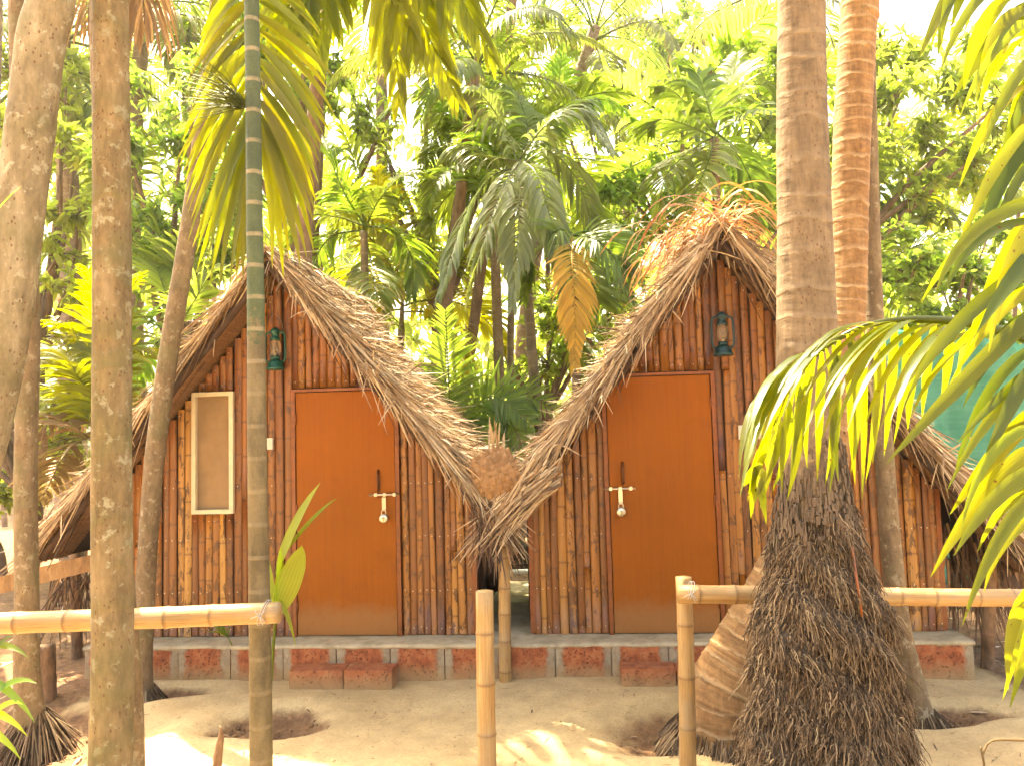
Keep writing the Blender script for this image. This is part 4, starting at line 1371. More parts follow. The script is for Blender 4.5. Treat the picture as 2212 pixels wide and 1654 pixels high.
# ---------------------------------------------------------------- trunks
def trunk_mesh(ctrl, rad, step=0.02, n=26, ring=0.0, ring_amp=0.0, wob=0.012, seed=1, saw=True):
    """ctrl: 3D points from the ground up; rad: radii at those points; ring relief every `ring` metres"""
    C = arr(ctrl)
    L = np.linalg.norm(np.diff(C, axis=0), axis=1)
    m = max(int(L.sum() / step), 12)
    P = catmull(ctrl, m)
    cum = np.concatenate([[0], np.cumsum(L)]) / L.sum()
    ln = np.concatenate([[0], np.cumsum(np.linalg.norm(np.diff(P, axis=0), axis=1))])
    rr = np.interp(ln / ln[-1], cum, rad)
    if ring:
        g = np.random.default_rng(seed)
        q = (ln / ring + 0.25 * np.sin(ln * 5 + seed)) % 1.0
        if saw:
            rr = rr * (1 + ring_amp * (np.exp(-((q - 0.06) / 0.06) ** 2) + 0.35 * (1 - q)))
        else:
            rr = rr * (1 + ring_amp * np.exp(-((q - 0.5) / 0.1) ** 2))
    V, Fc, v, a = tube(P, rr, n, wob=wob, seed=seed)
    return V, Fc, {'v': v, 'a': a}, P, rr

def trunk(t, ctrl, rad, mat, name='trunk', **kw):
    V, Fc, A, P, rr = trunk_mesh(ctrl, rad, **kw)
    o = mesh_obj(name, V, Fc, M[mat], t, A)
    return o, P, rr

def root_skirt(t, c, r_top, r_bot, h, n, name='root_skirt', mat='roots', rad=(0.004, 0.009)):
    """aerial roots fanning from the foot of a palm"""
    th = rng.uniform(0, 2 * math.pi, n)
    zt = rng.uniform(0.2, 1.0, n) * h
    r0 = r_top + (r_bot - r_top) * (1 - zt / h) ** 1.5
    base = np.stack([c.x + r0 * np.cos(th), c.y + r0 * np.sin(th), c.z + zt], -1)
    L = zt * rng.uniform(0.8, 1.3, n) + 0.03
    d = unit(np.stack([np.cos(th) * 0.75, np.sin(th) * 0.75, np.full(n, -1.0)], -1) + rng.normal(0, 0.16, (n, 3)))
    V, Fc, tt, r = vtubes(bend(base, d, L, rng.uniform(0, 0.5, n), 5), rng.uniform(*rad, n), 4)
    o = mesh_obj(name, V, Fc, M[mat], t, {'t': tt, 'r': r})
    o['kind'] = 'stuff'
    return o

# ---------------------------------------------------------------- palm fronds
def frond_arrays(ctrl, n_leaf, L, W, up=(0, 0, 1), u0=0.12, fwd=(0.35, 1.1), droop=(0.5, 1.0), lift=0.15, S=6, prof=None, jit=0.06, twist=0.0, only=None):
    """leaflet centre lines along a curved rachis; returns spine, P, W, normals"""
    spine = catmull(ctrl, 40)
    T = unit(np.gradient(spine, axis=0))
    upv = np.array(up, dtype=float)
    us, base, dirs, LL, WW, NN = [], [], [], [], [], []
    for sd in (-1, 1):
        if only and sd != only:
            continue
        for i in range(n_leaf):
            u = u0 + (0.995 - u0) * ((i + rng.uniform(-0.25, 0.25)) / (n_leaf - 1))
            u = min(max(u, 0), 1)
            x = u * 39
            k = min(int(x), 38)
            f = x - k
            p = spine[k] * (1 - f) + spine[k + 1] * f
            t = unit(T[k] * (1 - f) + T[k + 1] * f)
            side = unit(np.cross(t, upv)) * sd
            if twist:
                side = unit(side + twist * np.cross(side, t))
            n = np.cross(side, t) * sd
            n = n if n @ upv > 0 else -n
            a = fwd[0] + (fwd[1] - fwd[0]) * u
            dd = unit(side * math.cos(a) + t * math.sin(a) + n * lift + rng.normal(0, jit, 3))
            base.append(p); dirs.append(dd); NN.append(n)
            v = (u - u0) / (1 - u0)
            LL.append(L * (0.55 + 0.45 * math.sin(math.pi * min(v * 1.15 + 0.12, 1.0))) * (1 - 0.45 * max(0, v - 0.6) / 0.4) * rng.uniform(0.88, 1.08))
            WW.append(W * (0.75 + 0.35 * math.sin(math.pi * v)) * rng.uniform(0.85, 1.15))
    K = len(base)
    P = bend(np.array(base), np.array(dirs), np.array(LL), rng.uniform(*droop, K), S)
    return spine, P, np.array(WW), np.array(NN)

def frond_mesh_data(ctrl, n_leaf, L, W, r_rachis=0.012, **kw):
    spine, P, WW, NN = frond_arrays(ctrl, n_leaf, L, W, **kw)
    V, Fc, t, r, x = ribbon(P, WW, NN)
    mb = MB()
    mb.add(V, Fc, t=t, r=r, x=x)
    V, Fc, v, a = tube(spine, np.linspace(r_rachis, r_rachis * 0.25, len(spine)), 5)
    mb.add(V, Fc, t=0.3, r=0.5, x=0.0)
    return mb

def frond(t, ctrl, n_leaf, L, W, mat, **kw):
    return frond_mesh_data(ctrl, n_leaf, L, W, **kw).build('frond', M[mat], t)

def px_path(pts, Y=None):
    return [at(p[0], p[1], p[2] if len(p) > 2 else Y) for p in pts]

def leaflet(parent, base, tip, W, bow, mat, nrm=(0, -0.6, 0.8), S=9, name='leaflet', side=0.0):
    """one blade from base to tip; bow lifts its middle (metres), as an arching leaf does"""
    b, p = np.array(tuple(base)), np.array(tuple(tip))
    s = np.linspace(0, 1, S)[:, None]
    P = b * (1 - s) + p * s + np.array((side, 0, bow)) * (4 * s * (1 - s)) ** 0.9
    V, Fc, t, r, x = ribbon(P[None], [W], np.array([nrm], dtype=float))
    return mesh_obj(name, V, Fc, mat if not isinstance(mat, str) else M[mat], parent, {'t': t, 'r': r, 'x': x})

# frond shapes shared by the palms further back: local frame, growing along +x
def template(kind, elev, seed):
    e = math.radians(elev)
    pts, p, a = [], np.zeros(3), e
    Ltot, turn = {'areca': (1.45, 1.55), 'coconut': (3.2, 1.35)}[kind]
    turn = turn * (0.75 + 0.45 * math.cos(e)) + random.Random(seed).uniform(-0.2, 0.25)
    n = 9
    for i in range(n):
        pts.append(Vector(p))
        p = p + np.array((math.cos(a), 0.05 * math.sin(i * seed), math.sin(a))) * Ltot / (n - 1)
        a = e - turn * ((i + 1) / (n - 1)) ** 1.4
        a = max(a, -1.45)
    if kind == 'areca':
        mb = frond_mesh_data(pts, 30, 0.52, 0.021, u0=0.12, fwd=(0.3, 1.15), droop=(0.35, 1.0), lift=0.2, S=6)
    else:
        mb = frond_mesh_data(pts, 62, 0.72, 0.018, u0=0.14, fwd=(0.35, 0.95), droop=(0.8, 1.9), lift=0.05, S=6, r_rachis=0.025)
    return mb

TEMPL = {}
for kind in ('areca', 'coconut'):
    for elev in (80, 62, 42, 20, -5, -35):
        for var in (1, 2):
            mb = template(kind, elev, var * 7 + elev)
            o = mb.build('frond_shape', M['leaf_areca' if kind == 'areca' else 'leaf_coconut'])
            TEMPL[(kind, elev, var)] = o.data
            bpy.data.objects.remove(o)

def place_frond(t, kind, elev, var, loc, rz, scale, mat, roll=0.0):
    o = bpy.data.objects.new('frond', TEMPL[(kind, elev, var)])
    link(o, t)
    o.location = Vector(loc) - pw(t)
    o.rotation_euler = (roll, 0, rz)
    o.scale = (scale, scale, scale)
    if mat:
        o.material_slots[0].link = 'OBJECT'
        o.material_slots[0].material = M[mat]
    return o

def palm(label, base, crown, r0, r1, kind='areca', n=10, scale=1.0, mat=None, bark_='bark_far', group=None, bow=0.0, az0=None, elevs=None, seed=1, shaft=True, name='palm_tree', sides=10):
    base, crown = Vector(base), Vector(crown)
    t = thing(name, label, 'palm', base, group)
    mid = (base + crown) / 2 + Vector((bow, 0, 0))
    trunk(t, [base - Vector((0, 0, .2)), base.lerp(mid, 0.5) + Vector((bow * .25, 0, 0)), mid, mid.lerp(crown, .5) + Vector((bow * .25, 0, 0)), crown], [r0 * 1.25, r0, (r0 + r1) / 2, r1 * 1.05, r1], bark_, step=0.07, n=sides, ring=0.16, ring_amp=0.06, seed=seed)
    top = crown
    if shaft and kind == 'areca':
        up = (crown - mid).normalized()
        top = crown + up * 0.55 * scale
        mb = MB()
        add_tube(mb, catmull([crown, crown + up * 0.12 * scale, crown + up * .35 * scale, top], 9), [r1, r1 * 1.25, r1 * 1.15, r1 * .9, r1 * .8, r1 * .7, r1 * .6, r1 * .5, r1 * .4], sides)
        mb.build('crown_shaft', M['bark_green'], t)
    g = random.Random(seed * 13 + 5)
    az = g.uniform(0, 6.28) if az0 is None else az0
    el = elevs or {'areca': [80, 62, 62, 42, 42, 20, 20, -5, -5, -35], 'coconut': [80, 62, 62, 42, 42, 42, 20, 20, 20, -5, -5, -5, -35, -35, -35]}[kind]
    for i in range(n):
        e = el[i % len(el)]
        place_frond(t, kind, e, 1 + i % 2, top - Vector((0, 0, 0.03 * i * scale)), az + i * 2.399 + g.uniform(-.2, .2), scale * g.uniform(0.85, 1.12), mat, g.uniform(-0.35, 0.35))
    return t

# ---------------------------------------------------------------- the trunks of the yard
def spath(pts, Y):
    """pixel path from the ground up; the first point is set on the ground below the frame if needed"""
    return [at(p[0], p[1], p[2] if len(p) > 2 else Y) for p in pts]

# leaning mottled trunk at the edge
Y = 3.05
t = thing('areca_palm', 'thick leaning trunk mottled with pale lichen at the picture edge', 'palm', at(-330, 1760, Y))
pts = spath([(-330, 1790), (-170, 1400), (-60, 1000), (10, 700), (50, 400), (88, 100), (118, -120), (110, -1000), (40, -1900)], Y)
trunk(t, pts, [0.118, 0.108, 0.100, 0.092, 0.090, 0.088, 0.087, 0.082, 0.075], 'bark_mottled', step=0.02, n=30, ring=0.42, ring_amp=0.02, wob=0.02, seed=3, saw=False)
for i in range(9):
    place_frond(t, 'areca', (62, 42, 20, -5)[i % 4], 1 + i % 2, pts[-1], i * 2.4, 1.25, 'leaf_areca')

# rooted thin trunk behind it
Yb = 4.75
b = gnd(76, 1600)
b.z = g0(b.x, b.y)
t = thing('areca_palm', 'brown thin trunk with a skirt of exposed roots at its foot', 'palm', b)
pts = [b - Vector((0, 0, .1))] + spath([(58, 1460), (58, 1300), (56, 1000), (62, 700), (50, 400), (42, 100), (36, -100), (24, -500), (10, -1900)], Yb)
trunk(t, pts, [0.10, 0.072, 0.066, 0.064, 0.062, 0.060, 0.058, 0.056, 0.054, 0.05], 'bark_thin', n=20, ring=0.2, ring_amp=0.012, wob=0.02, seed=5)
root_skirt(t, b, 0.075, 0.15, 0.26, 420, rad=(0.004, 0.008))
for i in range(9):
    place_frond(t, 'areca', (62, 42, 20, -5)[i % 4], 1 + i % 2, pts[-1], i * 2.4 + 1, 1.2, 'leaf_areca')

# stout areca trunk
Y = 3.2
t = thing('areca_palm', 'stout straight areca trunk with sunlit rim and lichen spots, crossing the rail', 'palm', at(238, 1830, Y))
pts = spath([(237, 1850), (238, 1654), (243, 1400), (241, 1000), (242, 600), (241, 300), (239, 0), (238, -200), (240, -2600)], Y)
trunk(t, pts, [0.083, 0.082, 0.079, 0.077, 0.075, 0.072, 0.070, 0.069, 0.062], 'bark_areca', step=0.012, n=34, ring=0.34, ring_amp=0.014, wob=0.012, seed=7, saw=False)
for i in range(10):
    place_frond(t, 'areca', (62, 42, 20, -5)[i % 4], 1 + i % 2, pts[-1], i * 2.4 + 2, 1.25, 'leaf_areca')
# dry brown frond hanging behind it
sp = px_path([(255, -200, 3.7), (285, -120, 3.75), (305, -40, 3.8), (314, 60, 3.8)])
frond(t, sp, 24, 0.55, 0.008, 'leaf_brown', up=(0, -1, 0.3), fwd=(0.9, 1.35), droop=(1.2, 2.4))
sp = px_path([(225, -200, 3.7), (205, -100, 3.75), (196, -20, 3.8), (190, 60, 3.8)])
frond(t, sp, 16, 0.45, 0.007, 'leaf_brown', up=(0, -1, 0.3), fwd=(0.9, 1.35), droop=(1.2, 2.4))

# trunk almost hidden behind the stout one
Y = 3.75
t = thing('areca_palm', 'slim brown trunk half hidden directly behind the stout areca trunk', 'palm', at(292, 1760, Y))
pts = spath([(290, 1760), (284, 1500), (262, 1200), (240, 900), (226, 500), (222, 200), (216, -100), (205, -2200)], Y)
trunk(t, pts, [0.052, 0.050, 0.050, 0.050, 0.050, 0.050, 0.048, 0.045], 'bark_thin', n=18, ring=0.2, ring_amp=0.02, seed=8)
for i in range(7):
    place_frond(t, 'areca', (62, 42, 20, -5)[i % 4], 1 + i % 2, pts[-1], i * 2.4 + .7, 1.1, 'leaf_areca')

# leaning trunk before the hut with the window
b = gnd(312, 1512)
b.z = g0(b.x, b.y)
Y = b.y
t = thing('areca_palm', 'slim trunk leaning across the window hut, its sunlit edge towards the yard post', 'palm', b)
t['label'] = 'slim trunk leaning across the front of the hut with the window'
pts = [b - Vector((0, 0, .1))] + spath([(308, 1430), (318, 1200), (335, 980), (362, 780), (398, 560), (425, 380), (440, 250), (470, 20), (540, -520)], Y)
trunk(t, pts, [0.075, 0.066, 0.064, 0.066, 0.066, 0.064, 0.06, 0.058, 0.056, 0.05], 'bark_thin', n=22, ring=0.24, ring_amp=0.012, wob=0.015, seed=9)
root_skirt(t, b, 0.07, 0.12, 0.12, 160, rad=(0.003, 0.006))
for i in range(9):
    place_frond(t, 'areca', (62, 42, 20, -5)[i % 4], 1 + i % 2, pts[-1], i * 2.4 + .3, 1.2, 'leaf_areca')

# slender green ringed areca that carries the rail
Y = 3.72
pts = spath([(565, 1790), (564, 1654), (562, 1400), (556, 1000), (553, 700), (549, 400), (546, 150), (543, -60), (530, -1300)], Y)
t = thing('areca_palm', 'slender green trunk with pale leaf scars carrying the rail end', 'palm', pts[0])
rad = [0.052, 0.052, 0.050, 0.045, 0.0415, 0.038, 0.0355, 0.036, 0.033]
V, Fc, A, P, rr = trunk_mesh(pts, rad, step=0.01, n=26, ring=0.155, ring_amp=0.03, wob=0.01, seed=2)
zz = V[:, 2]
A['g'] = np.clip((zz - 1.9) / 0.75, 0, 1) * 0.9 + 0.02
mesh_obj('trunk', V, Fc, M['bark_green'], t, A)
# big hanging frond behind its stem
fr = bpy.data.objects.new('frond', None)
link(fr, t)
fr.location = at(545, 60, 3.95) - pw(t)
spine = catmull(px_path([(540, -160, 3.85), (546, -40, 3.95), (552, 120, 4.0), (560, 300, 3.98), (566, 400, 3.95)]), 20)
mb = MB()
add_tube(mb, spine, np.linspace(0.016, 0.004, 20), 6)
mb.build('rachis', M['leaf_yellow'], fr)
for sd, tips_ in ((-1, [(500, -60), (455, 10), (425, 90), (405, 180), (392, 270), (384, 350), (390, 440), (400, 520), (420, 600), (450, 640), (490, 640), (525, 600)]),
                 (1, [(600, -60), (650, 0), (690, 70), (714, 150), (722, 240), (712, 330), (702, 410), (692, 480), (680, 540), (656, 570), (625, 590), (590, 600)])):
    q_ = catmull([Vector((a_, b_, 0)) for a_, b_ in tips_], 36)
    for i in range(36):
        bp = spine[min(1 + int(i / 36 * 15), 19)]
        k_ = R.uniform(0.86, 1.04)
        b0 = (546, -90 + i * 10)
        tx, ty = b0[0] + (q_[i][0] - b0[0]) * k_, b0[1] + (q_[i][1] - b0[1]) * k_
        leaflet(fr, bp, at(tx, ty, 3.95 + R.uniform(-0.25, 0.25)), R.uniform(0.017, 0.027), R.uniform(0.01, 0.05), 'leaf_yellow', nrm=(R.uniform(-.35, .35), -1, R.uniform(-.1, .4)), side=sd * R.uniform(0.0, 0.03))
# flower sprays on its stem
n = 90
b3 = at(520, 235, 3.72)
root3 = np.array(tuple(at(545, 232, 3.72)))
base = root3 + (np.array(tuple(b3)) - root3) * rng.uniform(0.2, 1.0, (n, 1))
dirs = unit(np.stack([rng.uniform(-1.0, -0.35, n), rng.normal(0, 0.3, n), rng.uniform(-0.1, 1.2, n)], -1))
V, Fc, tt, r = vtubes(bend(base, dirs, rng.uniform(0.15, 0.46, n), rng.uniform(0.1, 0.7, n), 6), rng.uniform(0.0014, 0.003, n), 4)
o = mesh_obj('flower_spray', V, Fc, M['leaf_yellow'], t, {'t': tt * 0.5, 'r': r})
o['kind'] = 'stuff'
for i in range(4):
    place_frond(t, 'areca', (62, 42, 20, 42)[i % 4], 1 + i % 2, pts[-1], 2.0 + i * 0.5, 1.0, 'leaf_yellow')

# big coconut palm with the shaggy mound of roots
Y = 3.62
cx = at(1795, 1654, Y)
t = thing('coconut_palm', 'big coconut palm rising from a tall shaggy mound of brown roots', 'palm', (cx.x, Y, 0))
pts = spath([(1800, 1720), (1790, 1450), (1772, 1250), (1755, 1060), (1745, 900), (1742, 700), (1738, 500), (1734, 300), (1731, 0), (1728, -300), (1715, -2300)], Y)
trunk(t, pts, [0.26, 0.20, 0.165, 0.142, 0.138, 0.134, 0.123, 0.118, 0.108, 0.10, 0.09], 'bark_coconut', step=0.012, n=40, ring=0.155, ring_amp=0.014, wob=0.018, seed=21)
# mound outline: left/right edges by height (pixels)
prof = [(1075, 1694, 1826), (1100, 1684, 1838), (1140, 1668, 1848), (1180, 1656, 1858), (1230, 1646, 1882), (1275, 1630, 1906), (1320, 1626, 1914), (1370, 1636, 1906), (1420, 1626, 1922), (1470, 1618, 1946), (1530, 1610, 1960), (1580, 1604, 1958), (1620, 1616, 1964), (1670, 1612, 1990), (1760, 1600, 2010)]
Pm, Rm = [], []
for yy, xl, xr in prof:
    a, b = at(xl, yy, Y), at(xr, yy, Y)
    Pm.append((a + b) / 2)
    Rm.append((b - a).length / 2)
Pc = catmull(Pm[::-1], 60)
Rc = np.interp(np.linspace(0, 1, 60), np.linspace(0, 1, len(Rm)), Rm[::-1])
def mound_lump(th, f):
    return 0.085 * np.sin(th * 3 + f * 15) * np.cos(f * 21 + th * 2) + 0.07 * np.sin(th * 5 + f * 27 + 2 * np.sin(f * 9)) + 0.10 * ((f * 6.5 + 0.35 * np.sin(th * 3)) % 1.0 - 0.5) * -1
thc = np.linspace(0, 2 * math.pi, 64, endpoint=False)
FF, TH = np.meshgrid(np.linspace(0, 1, 60), thc, indexing='ij')
RRc = Rc[:, None] * (0.87 + mound_lump(TH, FF))
V = Pc[:, None] + np.stack([np.cos(TH) * RRc, np.sin(TH) * RRc, np.zeros_like(TH)], -1)
Fc = [(i * 64 + j, i * 64 + (j + 1) % 64, (i + 1) * 64 + (j + 1) % 64, (i + 1) * 64 + j) for i in range(59) for j in range(64)]
core = mesh_obj('root_mound', V.reshape(-1, 3), Fc, M['root_core'], t, {'v': np.repeat(np.linspace(0, 1, 60), 64), 'a': np.tile(thc, 60)})
n = 21000
f = rng.uniform(0, 1, n) ** 0.9
f = np.where(rng.random(n) < 0.12, rng.uniform(0.82, 1.0, n), f * 0.97)
kf = f * 59
ki = np.minimum(kf.astype(int), 58)
cen = Pc[ki] + (Pc[ki + 1] - Pc[ki]) * (kf - ki)[:, None]
rad = Rc[ki] + (Rc[ki + 1] - Rc[ki]) * (kf - ki)
th = rng.uniform(math.pi * 0.95, math.pi * 2.05, n)       # the side towards the yard and both flanks
back = rng.random(n) < 0.2
th = np.where(back, rng.uniform(0, math.pi, n), th)
lump = mound_lump(th, f)
rr = rad * (0.90 + lump + rng.uniform(0, 0.05, n))
out = np.stack([np.cos(th), np.sin(th), np.zeros(n)], -1)
base = cen + out * rr[:, None]
tang = np.stack([-np.sin(th), np.cos(th), np.zeros(n)], -1)
d = unit(out * rng.uniform(0.1, 0.75, n)[:, None] + tang * (rng.normal(0, 0.4, n) + 0.6 * np.sin(th * 4 + f * 19) * np.cos(f * 27 + th))[:, None] + np.array((0, 0, -1.0)) + rng.normal(0, 0.24, (n, 3)))
Lr = np.where(rng.random(n) < 0.08, rng.uniform(0.08, 0.17, n), rng.uniform(0.025, 0.085, n))
P = bend(base, d, Lr, rng.uniform(0.1, 1.3, n), 5)
P += rng.normal(0, 0.003, P.shape)
V, Fc, tt, r = vtubes(P, rng.uniform(0.0016, 0.0042, n), 4)
o = mesh_obj('hanging_roots', V, Fc, M['roots'], core, {'t': tt, 'r': r})
o['kind'] = 'stuff'
# cracked plates of old bark between the smooth trunk and the roots
n = 620
mbp = MB()
for _ in range(n):
    yy = R.triangular(920, 1180, 1120)
    f_ = R.random()
    th_ = R.uniform(math.pi * 0.98, math.pi * 2.02)
    xl = np.interp(yy, [930, 1000, 1060, 1120, 1180], [1689, 1690, 1682, 1672, 1662]); xr = np.interp(yy, [930, 1000, 1060, 1120, 1180], [1814, 1820, 1830, 1838, 1850])
    a, b = at(xl, yy, Y), at(xr, yy, Y)
    c = (a + b) / 2
    rr_ = (b - a).length / 2 * R.uniform(0.97, 1.05)
    w_, h_ = R.uniform(0.005, 0.016), R.uniform(0.012, 0.05)
    V = []
    for dth, dz, dr in ((-1, -1, 0), (1, -1, 0), (1, 1, 0), (-1, 1, 0), (-1, -1, .008), (1, -1, .008), (1, 1, .004), (-1, 1, .004)):
        q = th_ + dth * w_ / rr_ / 2
        V.append((c.x + (rr_ + dr) * math.cos(q), c.y + (rr_ + dr) * math.sin(q), c.z + dz * h_ / 2 + R.uniform(-.004, .004)))
    mbp.add(np.array(V), [(4, 5, 6, 7), (0, 4, 7, 3), (1, 2, 6, 5), (3, 7, 6, 2), (0, 1, 5, 4)], v=c.z)
o = mbp.build('bark_plates', M['bark_rough'], core, smooth=False)
o['kind'] = 'stuff'
# splinter stuck in the roots
mb = MB()
add_tube(mb, arr([at(1840, 1180, Y - 0.20), at(1862, 1330, Y - 0.29)]), [0.007, 0.005], 6)
sp_ = mb.build('broken_stick', M['door_frame'], None)
tag(sp_, 'reddish broken stick stuck upright among the shaggy roots', 'stick')
for i in range(14):
    place_frond(t, 'coconut', (62, 42, 20, -5, -35)[i % 5], 1 + i % 2, pts[-1], i * 2.4 + 1.3, 1.05, 'leaf_coconut')

# curved ringed coconut palm whose lit foot shows beside the mound
b = gnd(1600, 1592)
t = thing('coconut_palm', 'curved ringed coconut palm with a broad sunlit foot beside the fence post', 'palm', b)
Y = b.y + 0.02
pts = [b + Vector((-0.02, 0, -0.10))] + spath([(1588, 1520), (1622, 1420), (1664, 1320), (1712, 1200), (1768, 1050), (1808, 900), (1826, 750), (1834, 600), (1836, 450), (1840, 300), (1848, 150), (1856, 0), (1862, -160), (1900, -2000)], Y)
trunk(t, pts, [0.33, 0.285, 0.235, 0.190, 0.155, 0.128, 0.108, 0.100, 0.100, 0.104, 0.106, 0.106, 0.107, 0.106, 0.095], 'bark_ringed', step=0.010, n=40, ring=0.095, ring_amp=0.03, wob=0.012, seed=11)
root_skirt(t, b + Vector((-0.05, 0, -0.07)), 0.30, 0.46, 0.17, 900, rad=(0.003, 0.007))
for i in range(14):
    place_frond(t, 'coconut', (62, 42, 20, -5, -35)[i % 5], 1 + i % 2, pts[-1], i * 2.4 + .2, 1.05, 'leaf_coconut')

# thin grey trunk at the far side of the mound
b = gnd(1992, 1556)
b.z = g0(b.x, b.y)
Y = b.y
t = thing('areca_palm', 'thin grey-brown trunk leaning behind the shaggy root mound', 'palm', b)
pts = [b - Vector((0, 0, .1))] + spath([(1975, 1500), (1945, 1360), (1922, 1150), (1908, 950), (1893, 750), (1883, 500), (1878, 300), (1872, 0), (1860, -1300)], Y)
trunk(t, pts, [0.11, 0.075, 0.062, 0.058, 0.055, 0.052, 0.050, 0.05, 0.05, 0.045], 'bark_thin', n=20, ring=0.22, ring_amp=0.012, wob=0.02, seed=12)
root_skirt(t, b, 0.08, 0.16, 0.14, 260, rad=(0.003, 0.006))
for i in range(8):
    place_frond(t, 'areca', (62, 42, 20, -5)[i % 4], 1 + i % 2, pts[-1], i * 2.4 + .9, 1.2, 'leaf_areca')

# ---------------------------------------------------------------- near fronds on the right
t = thing('young_coconut_palm', 'young palm reaching in with big yellow-green fronds over the mound', 'palm', at(2620, 1700, 2.2))
stem = [Vector((t.location.x, t.location.y, -0.1)), at(2520, 1300, 2.15), at(2440, 900, 2.1)]
mb = MB()
add_tube(mb, catmull(stem, 12), np.linspace(0.10, 0.05, 12), 14)
mb.build('trunk', M['bark_areca'], t)
fr = bpy.data.objects.new('frond', None)
link(fr, t)
fr.location = at(1900, 700, 2.45) - pw(t)
ctrl = [at(2440, 900, 2.1), at(2300, 770, 2.15), at(2130, 706, 2.3), at(1980, 690, 2.42), at(1860, 708, 2.5), at(1760, 770, 2.55), at(1690, 870, 2.56), at(1648, 985, 2.56), at(1632, 1060, 2.55)]
spine = catmull(ctrl, 40)
mb = MB()
add_tube(mb, spine, np.linspace(0.018, 0.003, 40), 8)
mb.build('rachis', M['leaf_near'], fr)
# far row: hangs straight down; near row: arches over towards the camera first
hang = [(2075, 700, 2062, 830), (2020, 695, 1992, 905), (1955, 694, 1930, 960), (1905, 700, 1885, 1000), (1862, 712, 1862, 1080), (1830, 722, 1838, 1020), (1800, 745, 1792, 1065), (1775, 760, 1765, 1040), (1745, 790, 1722, 985), (1720, 820, 1700, 1080), (1700, 850, 1668, 1060), (1685, 880, 1655, 1010), (1668, 920, 1640, 1100), (1655, 960, 1622, 1120), (1645, 1000, 1607, 1050), (1638, 1030, 1655, 1130)]
def denser(lst):
    out = list(lst)
    for p_, q_ in zip(lst[:-1], lst[1:]):
        out.append(tuple((a_ + b_) / 2 + R.uniform(-6, 6) for a_, b_ in zip(p_, q_)))
    return out
for bx_, by_, tx, ty in denser(hang):
    leaflet(fr, at(bx_, by_, 2.5), at(tx, ty, 2.62 + R.uniform(-.05, .08)), R.uniform(0.013, 0.019), R.uniform(0.0, 0.04), 'leaf_near', nrm=(R.uniform(-.3, .3), -1, 0.1), side=R.uniform(-0.02, 0.03))
arch = [(2180, 715, 1965, 905), (2130, 705, 1935, 880), (2085, 697, 1900, 930), (2040, 693, 1830, 930), (1990, 692, 1770, 960), (1945, 695, 1735, 940), (1900, 700, 1690, 900), (1855, 712, 1660, 930), (1815, 735, 1640, 960), (1780, 755, 1622, 1000), (1750, 780, 1605, 1040), (1720, 820, 1602, 985), (1700, 850, 1598, 1075)]
for bx_, by_, tx, ty in denser(arch):
    leaflet(fr, at(bx_, by_, 2.45), at(tx, ty, 2.22 + R.uniform(-.06, .06)), R.uniform(0.011, 0.017), R.uniform(0.06, 0.10), 'leaf_near', nrm=(-0.3, -0.35, 1), side=R.uniform(-0.03, 0.0))
# the fronds along the picture edge, blade by blade
blades = [
    (0, [(2110, -90, 1984, 128), (2160, -70, 2012, 100), (2190, -40, 2030, 160), (2230, 0, 2056, 215), (2240, 60, 2072, 255), (2250, 120, 2120, 330), (2250, 190, 2072, 405), (2255, 250, 2060, 560), (2255, 290, 2095, 470), (2260, 330, 2140, 520), (2150, -120, 2055, 60), (2245, 20, 2110, 170), (2265, 150, 2150, 420)], 2.05),
    (1, [(2262, 420, 1990, 652), (2262, 480, 2040, 640), (2264, 560, 1962, 850), (2262, 600, 2005, 815), (2262, 650, 1915, 1000), (2262, 690, 2080, 880), (2264, 740, 2060, 1035), (2268, 780, 2065, 960), (2268, 840, 2045, 1060), (2268, 420, 2080, 780), (2270, 520, 2110, 720)], 1.95),
    (2, [(2270, 860, 2052, 1110), (2270, 920, 2075, 1150), (2270, 960, 2010, 1246), (2272, 1010, 2060, 1200), (2272, 1060, 2078, 1352), (2272, 1120, 2125, 1280), (2275, 1220, 2166, 1512), (2275, 1260, 2178, 1490), (2270, 1380, 2190, 1460)], 1.9)]
for q, lst, Yf in blades:
    fr = bpy.data.objects.new('frond', None)
    link(fr, t)
    fr.location = at(lst[0][0], lst[0][1], Yf) - pw(t)
    tops = sorted(lst, key=lambda e: e[1])
    rp = [at(2440, 900, 2.1)] if q != 0 else [at(2330, 520, 2.0)]
    path = ([at(2440, 900, 2.1), at(2350, 640, 2.0)] if q < 2 else [at(2440, 900, 2.1), at(2350, 850, 2.0)]) + [at(a[0] + 14, a[1], Yf) for a in (tops[::-1] if q < 2 else tops)]
    mb = MB()
    add_tube(mb, catmull(path, 30), np.linspace(0.014, 0.004, 30), 6)
    mb.build('rachis', M['leaf_near'], fr)
    for bx_, by_, tx, ty in lst + [(q_[0] + 4, q_[1] + 28, q_[2] + R.uniform(10, 60), q_[3] + R.uniform(-20, 35)) for q_ in (lst if q == 0 else lst[::3])]:
        leaflet(fr, at(bx_, by_, Yf), at(tx, ty, Yf + R.uniform(-.10, .22)), R.uniform(0.013, 0.024), R.uniform(0.02, 0.09), 'leaf_near_dark' if R.random() < (0.5 if q < 2 else 0.25) else 'leaf_near', nrm=(R.uniform(-.5, .2), -1, R.uniform(0.0, 0.6)), side=R.uniform(-0.03, 0.02))

